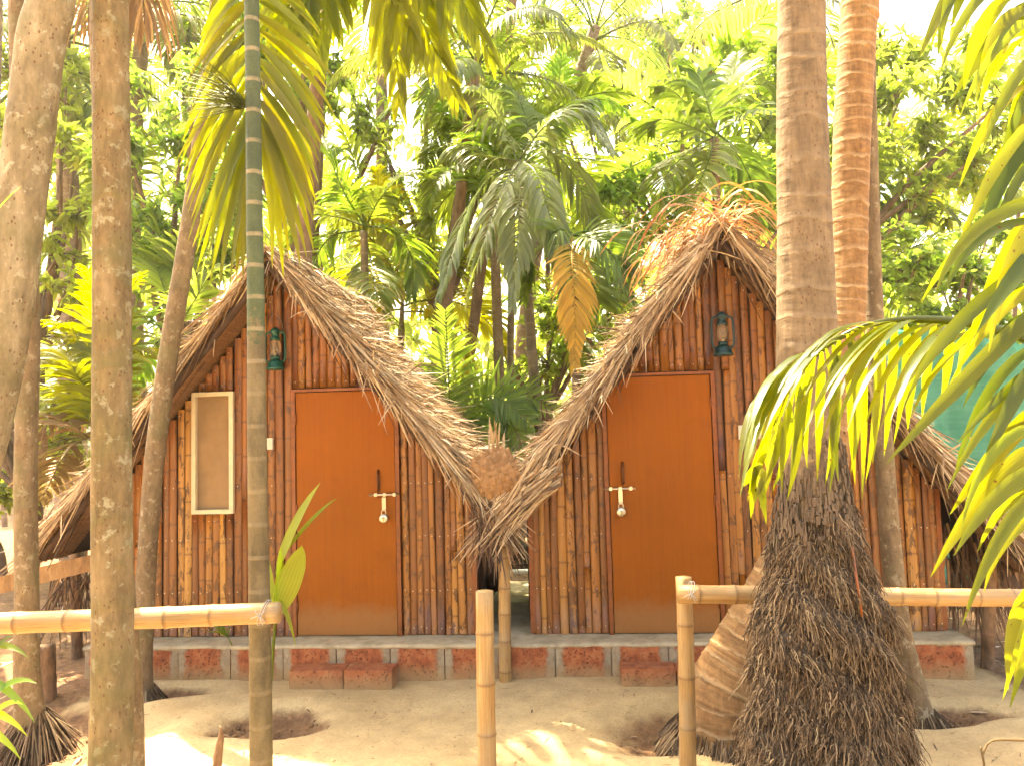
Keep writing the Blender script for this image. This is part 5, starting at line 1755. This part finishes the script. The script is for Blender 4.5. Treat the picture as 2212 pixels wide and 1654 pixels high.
# leaves poking in at the lower left corner
t = thing('palm_seedling', 'pale green seedling leaves poking in at the lower corner by the rooted trunk', 'plant', at(-120, 1760, 3.0))
for bx_, by_, tx, ty, m_ in ((-60, 1560, 80, 1475, 'leaf_areca'), (-80, 1470, 76, 1560, 'leaf_areca'), (-80, 1440, 62, 1420, 'leaf_areca'), (-90, 1560, 60, 1590, 'leaf_seedling'), (-90, 1590, 45, 1640, 'leaf_seedling'), (-60, 1620, 50, 1520, 'leaf_seedling'), (-90, 1560, 30, 1370, 'leaf_areca')):
    leaflet(t, at(bx_, by_, 2.9), at(tx, ty, 2.85), 0.016, 0.06, m_, nrm=(0, -0.7, 0.7), name='leaf')
mb = MB()
add_tube(mb, catmull([at(-120, 1800, 3.0), at(-110, 1650, 2.95), at(-85, 1530, 2.9)], 8), np.linspace(.02, .008, 8), 7)
mb.build('stem', M['leaf_seedling'], t)
t = thing('palm_seedling', 'single green blade crossing the mottled trunk at the picture edge', 'plant', at(-160, 700, 2.7))
mb = MB()
add_tube(mb, [at(-200, 2100, 2.8), at(-170, 1200, 2.75), at(-110, 640, 2.7)], [.02, .014, .006], 7)
mb.build('stem', M['leaf_seedling'], t)
leaflet(t, at(-110, 640, 2.7), at(48, 402, 2.6), 0.019, 0.05, 'leaf_seedling', name='leaf')
t['label'] = 'palm seedling with one lit blade tip crossing the lichen-mottled leaning trunk'

# ---------------------------------------------------------------- small things in the yard
b = gnd(578, 1556)
b.z = g0(b.x, b.y)
Y = b.y
t = thing('coconut_seedling', 'young coconut seedling with broad bright leaves beside the green ringed trunk', 'plant', b)
mb = MB()
add_tube(mb, catmull([b - Vector((0, 0, .05)), at(584, 1480, Y), at(590, 1400, Y), at(596, 1320, Y)], 12), np.linspace(0.016, 0.008, 12), 8)
mb.build('stem', M['leaf_seedling'], t)
def blade(tip, base, W, bow, nrm=(0, -1, .3), side=0.0):
    leaflet(t, at(*base, Y), at(*tip, Y - 0.05), W, bow, 'leaf_seedling', nrm=nrm, S=12, name='leaf', side=side)
blade((652, 1178), (594, 1330), 0.075, 0.05, (0.25, -1, .2), 0.03)
blade((580, 1190), (596, 1330), 0.060, 0.02, (-0.3, -1, .2), -0.03)
blade((692, 1042), (598, 1240), 0.045, 0.02, (-.6, -.8, .3), -0.02)
blade((728, 1075), (622, 1185), 0.013, 0.03)
blade((640, 1400), (594, 1300), 0.016, 0.09)
blade((606, 1180), (600, 1320), 0.035, 0.0, (0.8, -.6, 0.1))

t = thing('dry_seedling', 'withered seedling with a thin bent stalk and drooping blades below the rail', 'plant', gnd(545, 1478))
Y = t.location.y
mb = MB()
add_tube(mb, catmull([t.location - Vector((0, 0, .03)), at(520, 1430, Y), at(492, 1375, Y)], 10), np.linspace(0.008, 0.004, 10), 6)
mb.build('stem', M['leaf_seedling'], t)
for tx, ty, w in ((452, 1350, .014), (470, 1345, .012), (500, 1345, .010), (448, 1365, .008)):
    leaflet(t, at(492, 1376, Y), at(tx, ty, Y - .05), w, 0.02, 'leaf_areca', name='leaf')

mb = MB()
p = gnd(470, 1680)
add_tube(mb, catmull([at(467, 1700, 3.95), at(470, 1650, 3.95), at(474, 1610, 3.95), at(478, 1580, 3.95), at(474, 1566, 3.95)], 14), [.026, .024, .024, .023, .023, .022, .022, .021, .020, .019, .017, .013, .008, .004], 9, wob=0.12, seed=3)
o = mb.build('wooden_stake', M['char_wood'], None)
tag(o, 'short weathered wooden stake with split tip in the foreground sand', 'stake')

b = gnd(102, 1528)
mb = MB()
add_tube(mb, catmull([b - Vector((0, 0, .08)), at(100, 1470, b.y), at(98, 1430, b.y), at(98, 1392, b.y)], 16), [.066, .067, .066, .066, .066, .065, .064, .064, .064, .063, .062, .062, .062, .061, .060, .056], 12, wob=0.06, seed=6)
o = mb.build('tree_stump', M['char_wood'], None)
tag(o, 'charred upright log stump beside the rooted thin trunk', 'stump')

mb = MB()
add_tube(mb, catmull([at(2123, 1700, 3.6), at(2126, 1654, 3.6), at(2118, 1612, 3.6)], 8), .005, 6)
add_tube(mb, catmull([at(2122, 1630, 3.6), at(2140, 1600, 3.6), at(2190, 1597, 3.6), at(2240, 1600, 3.6)], 12), np.linspace(.004, .008, 12), 6)
o = mb.build('dry_stick', M['leaf_brown'], None)
tag(o, 'dry bent stick with a curled leaf stalk at the lower corner near the fence', 'stick')

# props under the eaves of the window hut
Yp = 6.0
b = gnd(168, 1436)
o = bamboo_pole('eave_prop', 'crooked wooden prop under the low eave of the window hut', 'prop', (b.x, b.y, -0.1), at(160, 1190, b.y), 0.045, 31, mat='char_wood')
V, Fc = box((at(40, 1250, 5.6) + at(235, 1205, 5.9)) / 2, ((at(235, 1205, 5.9) - at(-70, 1280, 5.5)).length, 0.05, 0.11), (at(235, 1205, 5.9) - at(-70, 1280, 5.5)))
dvec = at(235, 1205, 5.9) - at(-70, 1280, 5.5)
V2 = []
P0_, P1_ = at(-70, 1280, 5.5), at(235, 1205, 5.9)
for p in (P0_, P1_):
    for dy, dz in ((-0.025, -0.06), (0.025, -0.06), (0.025, 0.06), (-0.025, 0.06)):
        V2.append(p + Vector((0, dy, dz)))
o = mesh_obj('eave_beam', arr(V2), [(0, 1, 2, 3), (7, 6, 5, 4), (0, 4, 5, 1), (1, 5, 6, 2), (2, 6, 7, 3), (3, 7, 4, 0)], M['timber'], None, {'v': [0] * 8}, False)
tag(o, 'rough squared timber beam under the low eave at the side', 'beam')
mb = MB()
n = 90
base = np.array([tuple(at(R.uniform(110, 205), R.uniform(1225, 1260), R.uniform(6.0, 6.6))) for _ in range(n)])
d = unit(np.stack([rng.normal(0, 0.35, n), rng.normal(0, 0.3, n), np.full(n, -1.0)], -1))
V, Fc, tt, r = vtubes(bend(base, d, rng.uniform(0.2, 0.65, n), rng.uniform(0, .5, n), 4), rng.uniform(0.003, 0.007, n), 4)
o = mesh_obj('eave_fringe', V, Fc, M['straw_dark'], None, {'t': tt, 'r': r})
o['kind'] = 'stuff'
tag(o, 'dark fringe of twigs and straw hanging under the low eave', 'straw')

# props, net and pipes beyond the windowless hut
b = gnd(2128, 1452)
bamboo_pole('eave_prop', 'dark wooden prop under the eave in front of the green net', 'prop', (b.x, b.y, -0.1), at(2140, 1215, b.y), 0.045, 33, mat='char_wood')
mb = MB()
n = 260
base = np.array([tuple(at(R.uniform(2040, 2210), R.uniform(1120, 1215), R.uniform(5.6, 6.4))) for _ in range(n)])
d = unit(np.stack([rng.normal(0.15, 0.25, n), rng.normal(0, 0.2, n), np.full(n, -1.0)], -1))
V, Fc, t_, r, x = ribbon(bend(base, d, rng.uniform(0.2, 0.75, n), rng.uniform(0, .5, n), 5), rng.uniform(0.004, 0.012, n), np.tile((0, -1.0, 0.2), (n, 1)), STRAW_PROFILE, 0, 2)
o = mesh_obj('thatch_drape', V, Fc, M['straw_dark'], None, {'t': t_, 'r': r})
o['kind'] = 'stuff'
tag(o, 'ragged brown thatch draping from the eave beside the green net', 'straw')

V, Fc = [], []
p0, p1 = at(1900, 1350, 8.6), at(2700, 1350, 8.0)
nu, nv = 60, 24
for i in range(nu + 1):
    for j in range(nv + 1):
        f, g_ = i / nu, j / nv
        q = p0.lerp(p1, f)
        V.append((q.x, q.y + 0.05 * math.sin(f * 23 + g_ * 3) + 0.03 * math.sin(f * 61 + g_ * 9), 0.02 + g_ * (2.72 + 0.08 * math.sin(f * 9) - 0.1 * math.sin(f * 31) ** 2)))
for i in range(nu):
    for j in range(nv):
        a = i * (nv + 1) + j
        Fc.append((a, a + nv + 1, a + nv + 2, a + 1))
o = mesh_obj('shade_net', np.array(V), Fc, M['net'], None)
m_ = o.modifiers.new('thickness', 'SOLIDIFY')
m_.thickness = 0.004
tag(o, 'wrinkled green shade net screen behind the windowless hut', 'net')
mb = MB()
add_tube(mb, arr([at(2010, 1322, 7.6), at(2400, 1352, 7.3)]), 0.075, 14)
o = mb.build('water_pipe', M['pvc'], None)
tag(o, 'thick pale plastic pipe lying at the foot of the green net', 'pipe')
mb = MB()
add_tube(mb, arr([gnd(2040, 1402) + Vector((0, 0, .02)), gnd(2300, 1412) + Vector((0, 0, .02))]), 0.02, 10)
o = mb.build('water_pipe', M['pvc'], None)
tag(o, 'thin pale pipe on the litter beside the dark eave prop', 'pipe')
mb = MB()
c = wl(wp(1090, 1240, -2.3)[0], 0.12, -2.4)
add_tube(mb, arr([c - WU * 0.9 + Vector((0, 0, .2)), c + WU * 0.9 + Vector((0, 0, .2))]), 0.035, 12)
o = mb.build('water_pipe', M['pvc'], None)
tag(o, 'pale pipe crossing the far end of the passage between the huts', 'pipe')
mb = MB()
add_tube(mb, catmull([c - WU * 0.3 + Vector((0, -.1, .2)), c + Vector((0, -.1, .28)), c + WU * 0.2 + Vector((0, -.1, .3)), c + WU * 0.6 + Vector((0, -.1, .24))], 14), 0.01, 6)
o = mb.build('rubber_hose', M['dark_wood'], None)
tag(o, 'thin dark hose lying over the pipe between the huts', 'hose')
# ---------------------------------------------------------------- palms behind the huts
def gbase(px, Y):
    p = at(px, 1200, Y)
    return Vector((p.x, p.y, g0(p.x, p.y)))

def px_palm(label, base_px, Y, crown_px, r0, r1, spines, n_leaf, L, W, mat, bark_, droop=(0.4, 1.0), extra=None, via=(), **kw):
    """palm traced by hand: trunk from the ground to the crown, one frond per spine"""
    c = at(*crown_px, Y)
    b = gbase(base_px, Y)
    t = thing('palm_tree', label, 'palm', b)
    pts = [b - Vector((0, 0, .2))] + [at(p[0], p[1], Y) for p in via] + [c]
    trunk(t, pts, np.linspace(r0, r1, len(pts)), bark_, step=0.04, n=14, ring=0.16, ring_amp=0.05)
    for s_ in spines:
        mm = mat
        if isinstance(s_[0], str):
            mm, s_ = s_[0], s_[1:]
        ctrl = [c + Vector((0, 0, R.uniform(0, .1)))] + [at(p[0], p[1], Y + (p[2] if len(p) > 2 else R.uniform(-.5, .3))) for p in s_]
        frond(t, ctrl, n_leaf, L, W, mm, droop=droop, **kw)
    return t

px_palm('drooping palm between the two roofs with broad pale hanging fronds', 1165, 8.4, (1122, 365), 0.062, 0.052,
        [[(1085, 270), (1030, 200), (975, 222)], [(1180, 270), (1250, 232), (1325, 330)], [(1190, 330), (1260, 420), (1290, 600)],
         [(1122, 440, -.6), (1116, 540, -.8), (1108, 660, -.9)], [(1060, 385), (1000, 480), (950, 640)], ['leaf_areca', (1140, 280, .5), (1110, 200, .8), (1050, 165, 1.0)],
         [(1060, 340, .5), (990, 320, .9), (930, 390, 1.2)], [(1160, 380, -.5), (1200, 520, -.8), (1215, 640, -.9)], [(1080, 420, -.4), (1040, 540, -.6), (1010, 650, -.6)],
         ['leaf_areca', (1200, 250, .4), (1300, 215, .7), (1370, 260, 1)]],
        38, 0.50, 0.024, 'leaf_pale', 'bark_green', droop=(0.9, 2.0), via=[(1158, 900), (1140, 640)], fwd=(0.45, 1.15))
px_palm('young palm with one tall upright frond rising from the roof valley', 1010, 7.6, (985, 985), 0.05, 0.045,
        [[(974, 900, 0), (968, 790, 0), (962, 672, 0)], [(1010, 900, .1), (1065, 855, 0), (1150, 915, -.2)], [(1020, 930, .2), (1090, 900, 0), (1140, 985, -.2)], [(940, 900, .3), (910, 820, .5), (880, 790, .6)], [(1040, 900, .5), (1120, 850, .6), (1230, 900, .6)]],
        36, 0.46, 0.016, 'leaf_areca', 'bark_thin', droop=(0.05, 0.35), fwd=(0.3, 0.9), up=(0, -1, .25))
px_palm('palm with one dead yellow frond hanging beside the tall roof', 1255, 7.8, (1236, 520), 0.05, 0.04,
        [['leaf_dead', (1236, 570, -.4), (1241, 660, -.5), (1243, 790, -.55)], [(1270, 500), (1330, 520), (1390, 620)], ['leaf_dark', (1290, 520), (1340, 580), (1370, 660)], ['leaf_dark', (1260, 560), (1290, 640), (1300, 700)], ['leaf_dark', (1200, 500), (1150, 560), (1130, 650)]],
        40, 0.40, 0.017, 'leaf_areca', 'bark_thin', droop=(0.2, 0.8), fwd=(0.6, 1.1), up=(0, -1, .4))
px_palm('arching green palm just behind the ridge of the window hut', 790, 8.8, (786, 500), 0.05, 0.042,
        [[(825, 425), (880, 375), (930, 385)], [(745, 420), (712, 340), (700, 300)], [(720, 510), (680, 560), (660, 640)], [(850, 500), (890, 560), (890, 640)], [(780, 420), (760, 330), (735, 270)], [(730, 470), (660, 470), (610, 540)], [(800, 560), (815, 640), (850, 700)]],
        34, 0.50, 0.020, 'leaf_dark', 'bark_green', droop=(0.3, 1.0), via=[(790, 800), (788, 620)])
px_palm('spiky bright palm rising behind the orange straw ridge', 1560, 8.6, (1545, 300), 0.055, 0.045,
        [['leaf_bright', (1530, 230), (1505, 160), (1470, 130)], ['leaf_bright', (1560, 230), (1580, 170), (1590, 120)], ['leaf_bright', (1490, 230), (1440, 190), (1400, 190)], [(1610, 250), (1660, 240), (1710, 270)], [(1500, 320), (1440, 380), (1420, 480)], [(1590, 330), (1625, 400), (1640, 480)], [(1480, 270), (1420, 260), (1370, 300)], [(1530, 350, -.4), (1500, 430, -.6), (1490, 520, -.6)]],
        30, 0.55, 0.024, 'leaf_areca', 'bark_tree', droop=(0.2, 1.1))
px_palm('yellow backlit palm fronds between the leaning and stout trunks', 215, 7.4, (212, 960), 0.06, 0.05,
        [[(195, 820), (150, 720), (75, 690)], [(200, 840), (130, 760), (60, 800)], [(212, 800), (205, 680), (190, 590)], [(190, 900), (130, 840), (85, 900)], [(225, 800), (250, 680), (300, 600)], [(230, 830), (300, 760), (380, 800)], [(200, 860), (160, 800), (120, 690)], ['leaf_brown', (170, 930), (110, 900), (80, 1000)], ['leaf_brown', (180, 950), (140, 980), (90, 1080)], ['leaf_brown', (230, 930), (280, 930), (300, 1000)]],
        30, 0.50, 0.022, 'leaf_yellow', 'bark_thin', droop=(0.3, 0.9))
px_palm('bright palm crowding behind the low side of the window hut roof', 390, 8.2, (385, 720), 0.05, 0.045,
        [[(360, 640), (330, 560), (290, 520)], [(395, 620), (400, 540), (430, 480)], [(330, 700), (290, 680), (250, 740)], [(420, 650), (460, 590), (510, 590)], [(350, 730), (310, 780), (290, 850)], [(380, 600), (350, 520), (330, 450)]],
        30, 0.48, 0.020, 'leaf_bright', 'bark_thin', droop=(0.2, 0.8))

b = gnd(1126, 1232)
b.z = g0(b.x, b.y)
t = thing('palm_tree', 'thin trunk with rooted foot seen through the passage between the huts', 'palm', b)
trunk(t, [b - Vector((0, 0, .1)), at(1112, 1120, b.y), at(1085, 980, b.y), at(1078, 800, b.y), at(1070, 560, b.y), at(1066, 430, b.y)], [.14, .085, .075, .07, .065, .06], 'bark_thin', step=0.05, n=14)
root_skirt(t, b, 0.11, 0.24, 0.34, 260, rad=(0.006, 0.012))
for i in range(8):
    place_frond(t, 'areca', (80, 62, 42, 20)[i % 4], 1 + i % 2, at(1066, 430, b.y), i * 2.4, 1.3, 'leaf_areca')

# tall palm whose crown hangs in at the top centre
c = at(760, -190, 6.9)
b = gbase(640, 7.4)
t = thing('palm_tree', 'tall palm leaning behind the window hut, its broad fronds hanging in from above', 'palm', b)
trunk(t, [b - Vector((0, 0, .2)), at(655, 560, 7.3), at(672, 350, 7.2), at(690, 150, 7.1), at(720, -30, 7.0), c], [.09, .08, .075, .07, .07, .06], 'bark_tree', step=0.04, n=14, ring=0.2, ring_amp=0.03)
for sp in ([(830, -150), (900, 20), (985, 210)], [(820, -120), (850, 40), (862, 220)], [(860, -180), (960, -60), (1060, 120)], [(700, -140), (640, -20), (600, 150)], [(720, -120), (700, 20), (690, 130)]):
    frond(t, [c] + px_path([(p[0], p[1], 6.4 + R.uniform(-.3, .2)) for p in sp]), 26, 0.80, 0.032, 'leaf_yellow', up=(0, -1, .3), droop=(0.9, 1.8), fwd=(0.7, 1.2))

for i in range(6):  # extra fronds added to this crown to throw dappled shade on the yard
    place_frond(t, 'areca', (62, 42, 42, 20)[i % 4], 1 + i % 2, c, i * 2.4 + 0.5, 1.35, 'leaf_areca')

# tall coconut palms further back
palm('coconut palm high in the haze with coconuts, its trunk curving under the crown', gbase(1120, 15), at(1285, 60, 15), 0.16, 0.12, 'coconut', 15, 1.0, None, 'bark_far', bow=-0.5, seed=3)
palm('coconut palm at the top whose grey feathery fronds reach over the bright mango', gbase(1560, 17), at(1720, -60, 17), 0.16, 0.12, 'coconut', 15, 1.1, None, 'bark_far', bow=0.4, seed=8)
t = palm('far coconut trunk with a white painted band seen between the near trunks', gbase(150, 12), at(128, 60, 12), 0.20, 0.15, 'coconut', 15, 1.15, None, 'bark_far', bow=0.1, seed=5)
p = at(143, 642, 12)
V, Fc, v, a = tube(arr([p - Vector((0, 0, .06)), p + Vector((0, 0, .06))]), 0.215, 16)
mesh_obj('painted_band', V, Fc, M['cream_paint'], t)
palm('purplish palm trunk at the very edge behind the leaning mottled trunk', gbase(-60, 7), at(40, -2300, 7), 0.12, 0.1, 'coconut', 9, 0.6, None, 'bark_far', bow=0.0, seed=15)
palm('pale coconut trunk rising behind the roof of the window hut beside foliage', gbase(830, 14), at(822, -120, 14), 0.13, 0.1, 'coconut', 15, 1.0, None, 'bark_far', bow=0.0, seed=6)
palm('coconut palm whose fronds hang behind the left trunks high up', gbase(330, 13), at(320, -60, 13), 0.15, 0.12, 'coconut', 15, 1.1, None, 'bark_far', bow=-0.3, seed=9)
palm('pale leaning palm trunk crossing the foliage above the roof valley', gbase(870, 10), at(1030, 130, 10), 0.085, 0.07, 'coconut', 12, 0.75, None, 'bark_tree', bow=0.05, seed=12)
palm('slim leaning trunk reaching the top of the picture above the drooping palm', gbase(950, 11), at(1120, -120, 11), 0.08, 0.07, 'areca', 9, 1.3, 'leaf_areca', 'bark_tree', bow=0.05, seed=14)

# slender palms of the grove, nothing tells them apart
g = random.Random(5)
for i in range(26):
    Y = g.uniform(10.5, 24)
    px = (i + g.uniform(0.1, 0.9)) / 26 * 2400 - 80
    top = g.uniform(380, 760) if Y < 16 else g.uniform(300, 640)
    palm('slender backlit palm in the hazy grove behind the huts', gbase(px + g.uniform(-30, 30), Y), at(px, top, Y), 0.055, 0.045, 'areca', 9, g.uniform(1.15, 1.6),
         g.choice(['leaf_areca', 'leaf_bright', 'leaf_areca', 'leaf_yellow', 'leaf_dark']), g.choice(['bark_far', 'bark_green', 'bark_tree']), 'slender palms of the grove', seed=40 + i, sides=8)

# ---------------------------------------------------------------- broadleaf trees
def leaf_cloud(tips, dirs, per, L, W, droop, S=4):
    """rosettes of leaves at twig tips"""
    K = len(tips)
    n = K * per
    tp = np.repeat(tips, per, axis=0) + rng.normal(0, 0.03, (n, 3))
    ax = np.repeat(dirs, per, axis=0)
    d = unit(ax * 0.35 + rng.normal(0, 0.75, (n, 3)))
    LL = rng.uniform(0.6, 1.15, n) * L
    WW = LL * W * rng.uniform(0.8, 1.2, n)
    nr = unit(np.tile((0, 0, 1.0), (n, 1)) + rng.normal(0, 0.45, (n, 3)))
    return ribbon(bend(tp, d, LL, rng.uniform(0.2, 1.0, n) * droop, S), WW, nr, fold=0.18)

def tree(label, base, blobs, n_tips, per, L, W, mat, droop=0.8, trunk_r=0.12, seed=1, limbs=9, group=None, via=None, lean=None):
    """blobs: (centre, (rx, ry, rz)) lobes of the crown"""
    g = np.random.default_rng(seed)
    base = Vector(base)
    t = thing('broadleaf_tree', label, 'tree', base, group)
    cs = np.array([tuple(c) for c, _ in blobs])
    rs = np.array([r for _, r in blobs], dtype=float)
    vol = rs.prod(axis=1) ** (2 / 3)
    pick = g.choice(len(blobs), n_tips, p=vol / vol.sum())
    q = unit(g.normal(0, 1, (n_tips, 3))) * (g.uniform(0.25, 1.0, n_tips) ** 0.45)[:, None]
    tips = cs[pick] + q * rs[pick]
    # clump: pull the tips towards a few boughs so that gaps open up
    nb = max(n_tips // 14, 4)
    bough = tips[g.choice(n_tips, nb)]
    nearest = ((tips[:, None] - bough[None]) ** 2).sum(-1).argmin(1)
    tips = tips + (bough[nearest] - tips) * g.uniform(0.2, 0.62, n_tips)[:, None]
    dirs = unit(tips - cs[pick] + np.array((0, 0, 0.2)))
    V, Fc, tt, r, x = leaf_cloud(tips, dirs, per, L, W, droop)
    mesh_obj('crown', V, Fc, M[mat], t, {'t': tt * 0.8, 'r': r, 'x': x})
    cen = Vector(cs.mean(axis=0))
    fork = Vector(via) if via is not None else Vector((base.x * 0.5 + cen.x * 0.5, base.y * 0.5 + cen.y * 0.5, base.z + (cen.z - base.z) * 0.55))
    trunk(t, [base - Vector((0, 0, .2)), base.lerp(fork, 0.5) + Vector((0.06, 0, 0)), fork], [trunk_r * 1.3, trunk_r, trunk_r * 0.8], 'bark_tree', step=0.06, n=10, wob=0.05, seed=seed)
    for b in bough[:limbs]:
        b = Vector(b)
        m = fork.lerp(b, 0.5) + Vector((g.uniform(-.15, .15), g.uniform(-.15, .15), 0.12))
        trunk(t, [fork, m, b], [trunk_r * 0.55, trunk_r * 0.33, trunk_r * 0.12], 'bark_tree', name='limb', step=0.08, n=7, wob=0.06, seed=seed + 3)
    mb = MB()
    Pt = np.stack([bough[nearest], (bough[nearest] + tips) / 2 + np.array((0, 0, .03)), tips], 1)
    V, Fc, tt, r = vtubes(Pt, np.full(len(tips), 0.010), 3)
    o = mesh_obj('twigs', V, Fc, M['bark_tree'], t, {'v': tt})
    o['kind'] = 'stuff'
    return t

def blob(px, py, Y, rx, ry, rz):
    return (at(px, py, Y), (rx, ry, rz))

tree('dark mango tree behind the stout trunk with long hanging leaves', gbase(420, 9.3), [blob(330, 420, 9.0, .9, .9, .8), blob(380, 250, 9.4, 1.0, .9, .8), blob(300, 560, 8.8, .6, .7, .4), blob(450, 480, 9.2, .7, .8, .7)], 330, 12, 0.20, 0.13, 'leaf_mango', 1.0, 0.12, 31)
tree('bright leafy tree in the gap between the leaning and stout trunks', gbase(60, 10.5), [blob(120, 380, 10, .8, .9, .9), blob(60, 200, 10.8, 1.0, 1.0, 1.0), blob(140, 600, 10, .6, .8, .5)], 220, 12, 0.20, 0.16, 'leaf_bright', 0.8, 0.10, 32)
tree('mango tree with yellow-green leaves at the top behind the hanging fronds', gbase(700, 12), [blob(760, 80, 11.5, 1.2, 1.1, .9), blob(720, 260, 11.8, .8, .9, .6), blob(620, 120, 12, .9, 1, .9), blob(500, 60, 12, 1.2, 1, 1)], 330, 12, 0.22, 0.14, 'leaf_mango', 1.0, 0.13, 33)
tree('airy brown-branched tree standing behind the roof valley', gbase(925, 11.5), [blob(900, 330, 11.5, 1.0, 1.0, .8), blob(1000, 160, 11.8, 1.1, 1.0, 1.0), blob(870, 460, 11.2, .7, .8, .4), blob(1080, 60, 12, 1.0, 1.0, .8), blob(1000, 430, 12, .8, .8, .5)], 520, 11, 0.13, 0.2, 'leaf_mango', 0.7, 0.14, 34)
tree('tall pale leafy tree in the haze at the top centre', gbase(1350, 18), [blob(1200, 130, 18, 1.8, 1.5, 1.4), blob(1380, 330, 17, 1.6, 1.5, 1.3), blob(1430, 130, 19, 1.4, 1.2, .9), blob(1300, 500, 16.5, 1.3, 1.3, 1.0)], 560, 11, 0.20, 0.2, 'leaf_bright', 0.7, 0.16, 35)
tree('bright yellow-green mango filling the space around the big coconut trunk', gbase(1700, 11), [blob(1600, 200, 11, .9, .9, .8), blob(1650, 330, 11.4, .9, .9, .8), blob(1780, 250, 11.5, 1.0, .9, .9), blob(1950, 220, 11, 1.1, 1.0, .9), blob(1990, 400, 10.8, 1.0, 1.0, .7), blob(2120, 300, 11, 1.0, 1.0, .8), blob(2060, 130, 11.4, .9, .9, .6), blob(1910, 120, 11.6, .6, .7, .5), blob(1640, 90, 12, .6, .7, .4)], 760, 12, 0.21, 0.15, 'leaf_bright', 0.9, 0.14, 36)
tree('dark understory tree in the shadow beyond the orange straw ridge', gbase(1650, 10.2), [blob(1640, 420, 10.2, .8, .8, .6), blob(1450, 420, 10.5, .8, .8, .7), blob(1340, 480, 10.2, .6, .7, .6)], 200, 11, 0.15, 0.2, 'leaf_mango', 0.7, 0.10, 37)
tree('round-leaved lime green bush above the green net', gbase(2050, 9.3), [blob(1960, 560, 9, .6, .7, .45), blob(2060, 640, 9, .8, .7, .5), blob(2180, 560, 9.2, .8, .8, .6), blob(1930, 690, 8.9, .45, .5, .35), blob(2120, 740, 8.8, .7, .5, .25)], 430, 10, 0.105, 0.33, 'leaf_bright', 0.4, 0.06, 38)
tree('small leafy tree in the sunlit gap beyond the roof valley', gbase(1210, 12), [blob(1210, 720, 12, 1.0, .8, .8), blob(1120, 800, 12.5, .9, .8, .6), blob(1300, 650, 13, .9, .8, .8), blob(960, 600, 13, .8, .8, .8)], 330, 10, 0.13, 0.26, 'leaf_mango', 0.6, 0.09, 39)
tree('sunlit bush behind the low roof at the picture edge', gbase(60, 9), [blob(60, 900, 9, .8, .7, .5), blob(130, 1010, 8.4, .5, .5, .4), blob(-60, 780, 9.5, .8, .8, .7)], 170, 10, 0.16, 0.16, 'leaf_bright', 0.8, 0.07, 41)

tree('low bush on the sunlit soil beyond the rail at the picture edge', gbase(10, 9.5), [blob(0, 1060, 9.5, .8, .6, .4), blob(-120, 1020, 9.8, .8, .6, .5)], 150, 10, 0.16, 0.18, 'leaf_mango', 0.7, 0.05, 43)
tree('feathery pale tree at the very top beside the far coconut crown', gbase(1480, 20), [blob(1480, 80, 20, 1.6, 1.2, .8), blob(1400, 20, 21, 1.6, 1.2, .8), blob(1580, 150, 20, 1.0, 1.0, .7)], 330, 11, 0.22, 0.2, 'leaf_bright', 0.8, 0.14, 44)

# ---------------------------------------------------------------- the wood beyond, one mass
K = 3300
px_ = rng.uniform(-300, 2500, K)
Yf = rng.uniform(24, 42, K)
py_ = np.where(rng.random(K) < 0.6, rng.uniform(480, 930, K), rng.uniform(60, 640, K))
for wx, wy, wr in ((830, 210, 70), (1180, 160, 80), (1620, 60, 110), (1970, 50, 120), (110, 560, 60), (30, 120, 80)):
    py_ = np.where((px_ - wx) ** 2 + (py_ - wy) ** 2 < wr ** 2, 700.0, py_)
tips = np.array([tuple(at(a, b, c)) for a, b, c in zip(px_, py_, Yf)])
V, Fc, tt, r, x = leaf_cloud(tips, unit(rng.normal(0, 1, (K, 3))), 9, 0.62, 0.2, 0.8, 3)
o = mesh_obj('distant_foliage', V, Fc, M['leaf_bright'], None, {'t': tt * .8, 'r': r, 'x': x})
o['kind'] = 'stuff'
tag(o, 'bright blurred mass of distant foliage behind the grove', 'foliage')

# ---------------------------------------------------------------- sunlit air of the grove
V, Fc = box((0, 25, 9.0), (150, 130, 22.0))
hz = mesh_obj('haze', V, Fc, None, None, smooth=False)
hz['kind'] = 'stuff'
hm = bpy.data.materials.new('haze')
hm.use_nodes = True
hm.node_tree.nodes.clear()
ho = hm.node_tree.nodes.new('ShaderNodeOutputMaterial')
hv = hm.node_tree.nodes.new('ShaderNodeVolumePrincipled')
hv.inputs['Color'].default_value = (1.0, 0.97, 0.9, 1)
hv.inputs['Density'].default_value = 0.0015
hv.inputs['Anisotropy'].default_value = 0.45
hm.node_tree.links.new(hv.outputs[0], ho.inputs['Volume'])
hz.data.materials.append(hm)
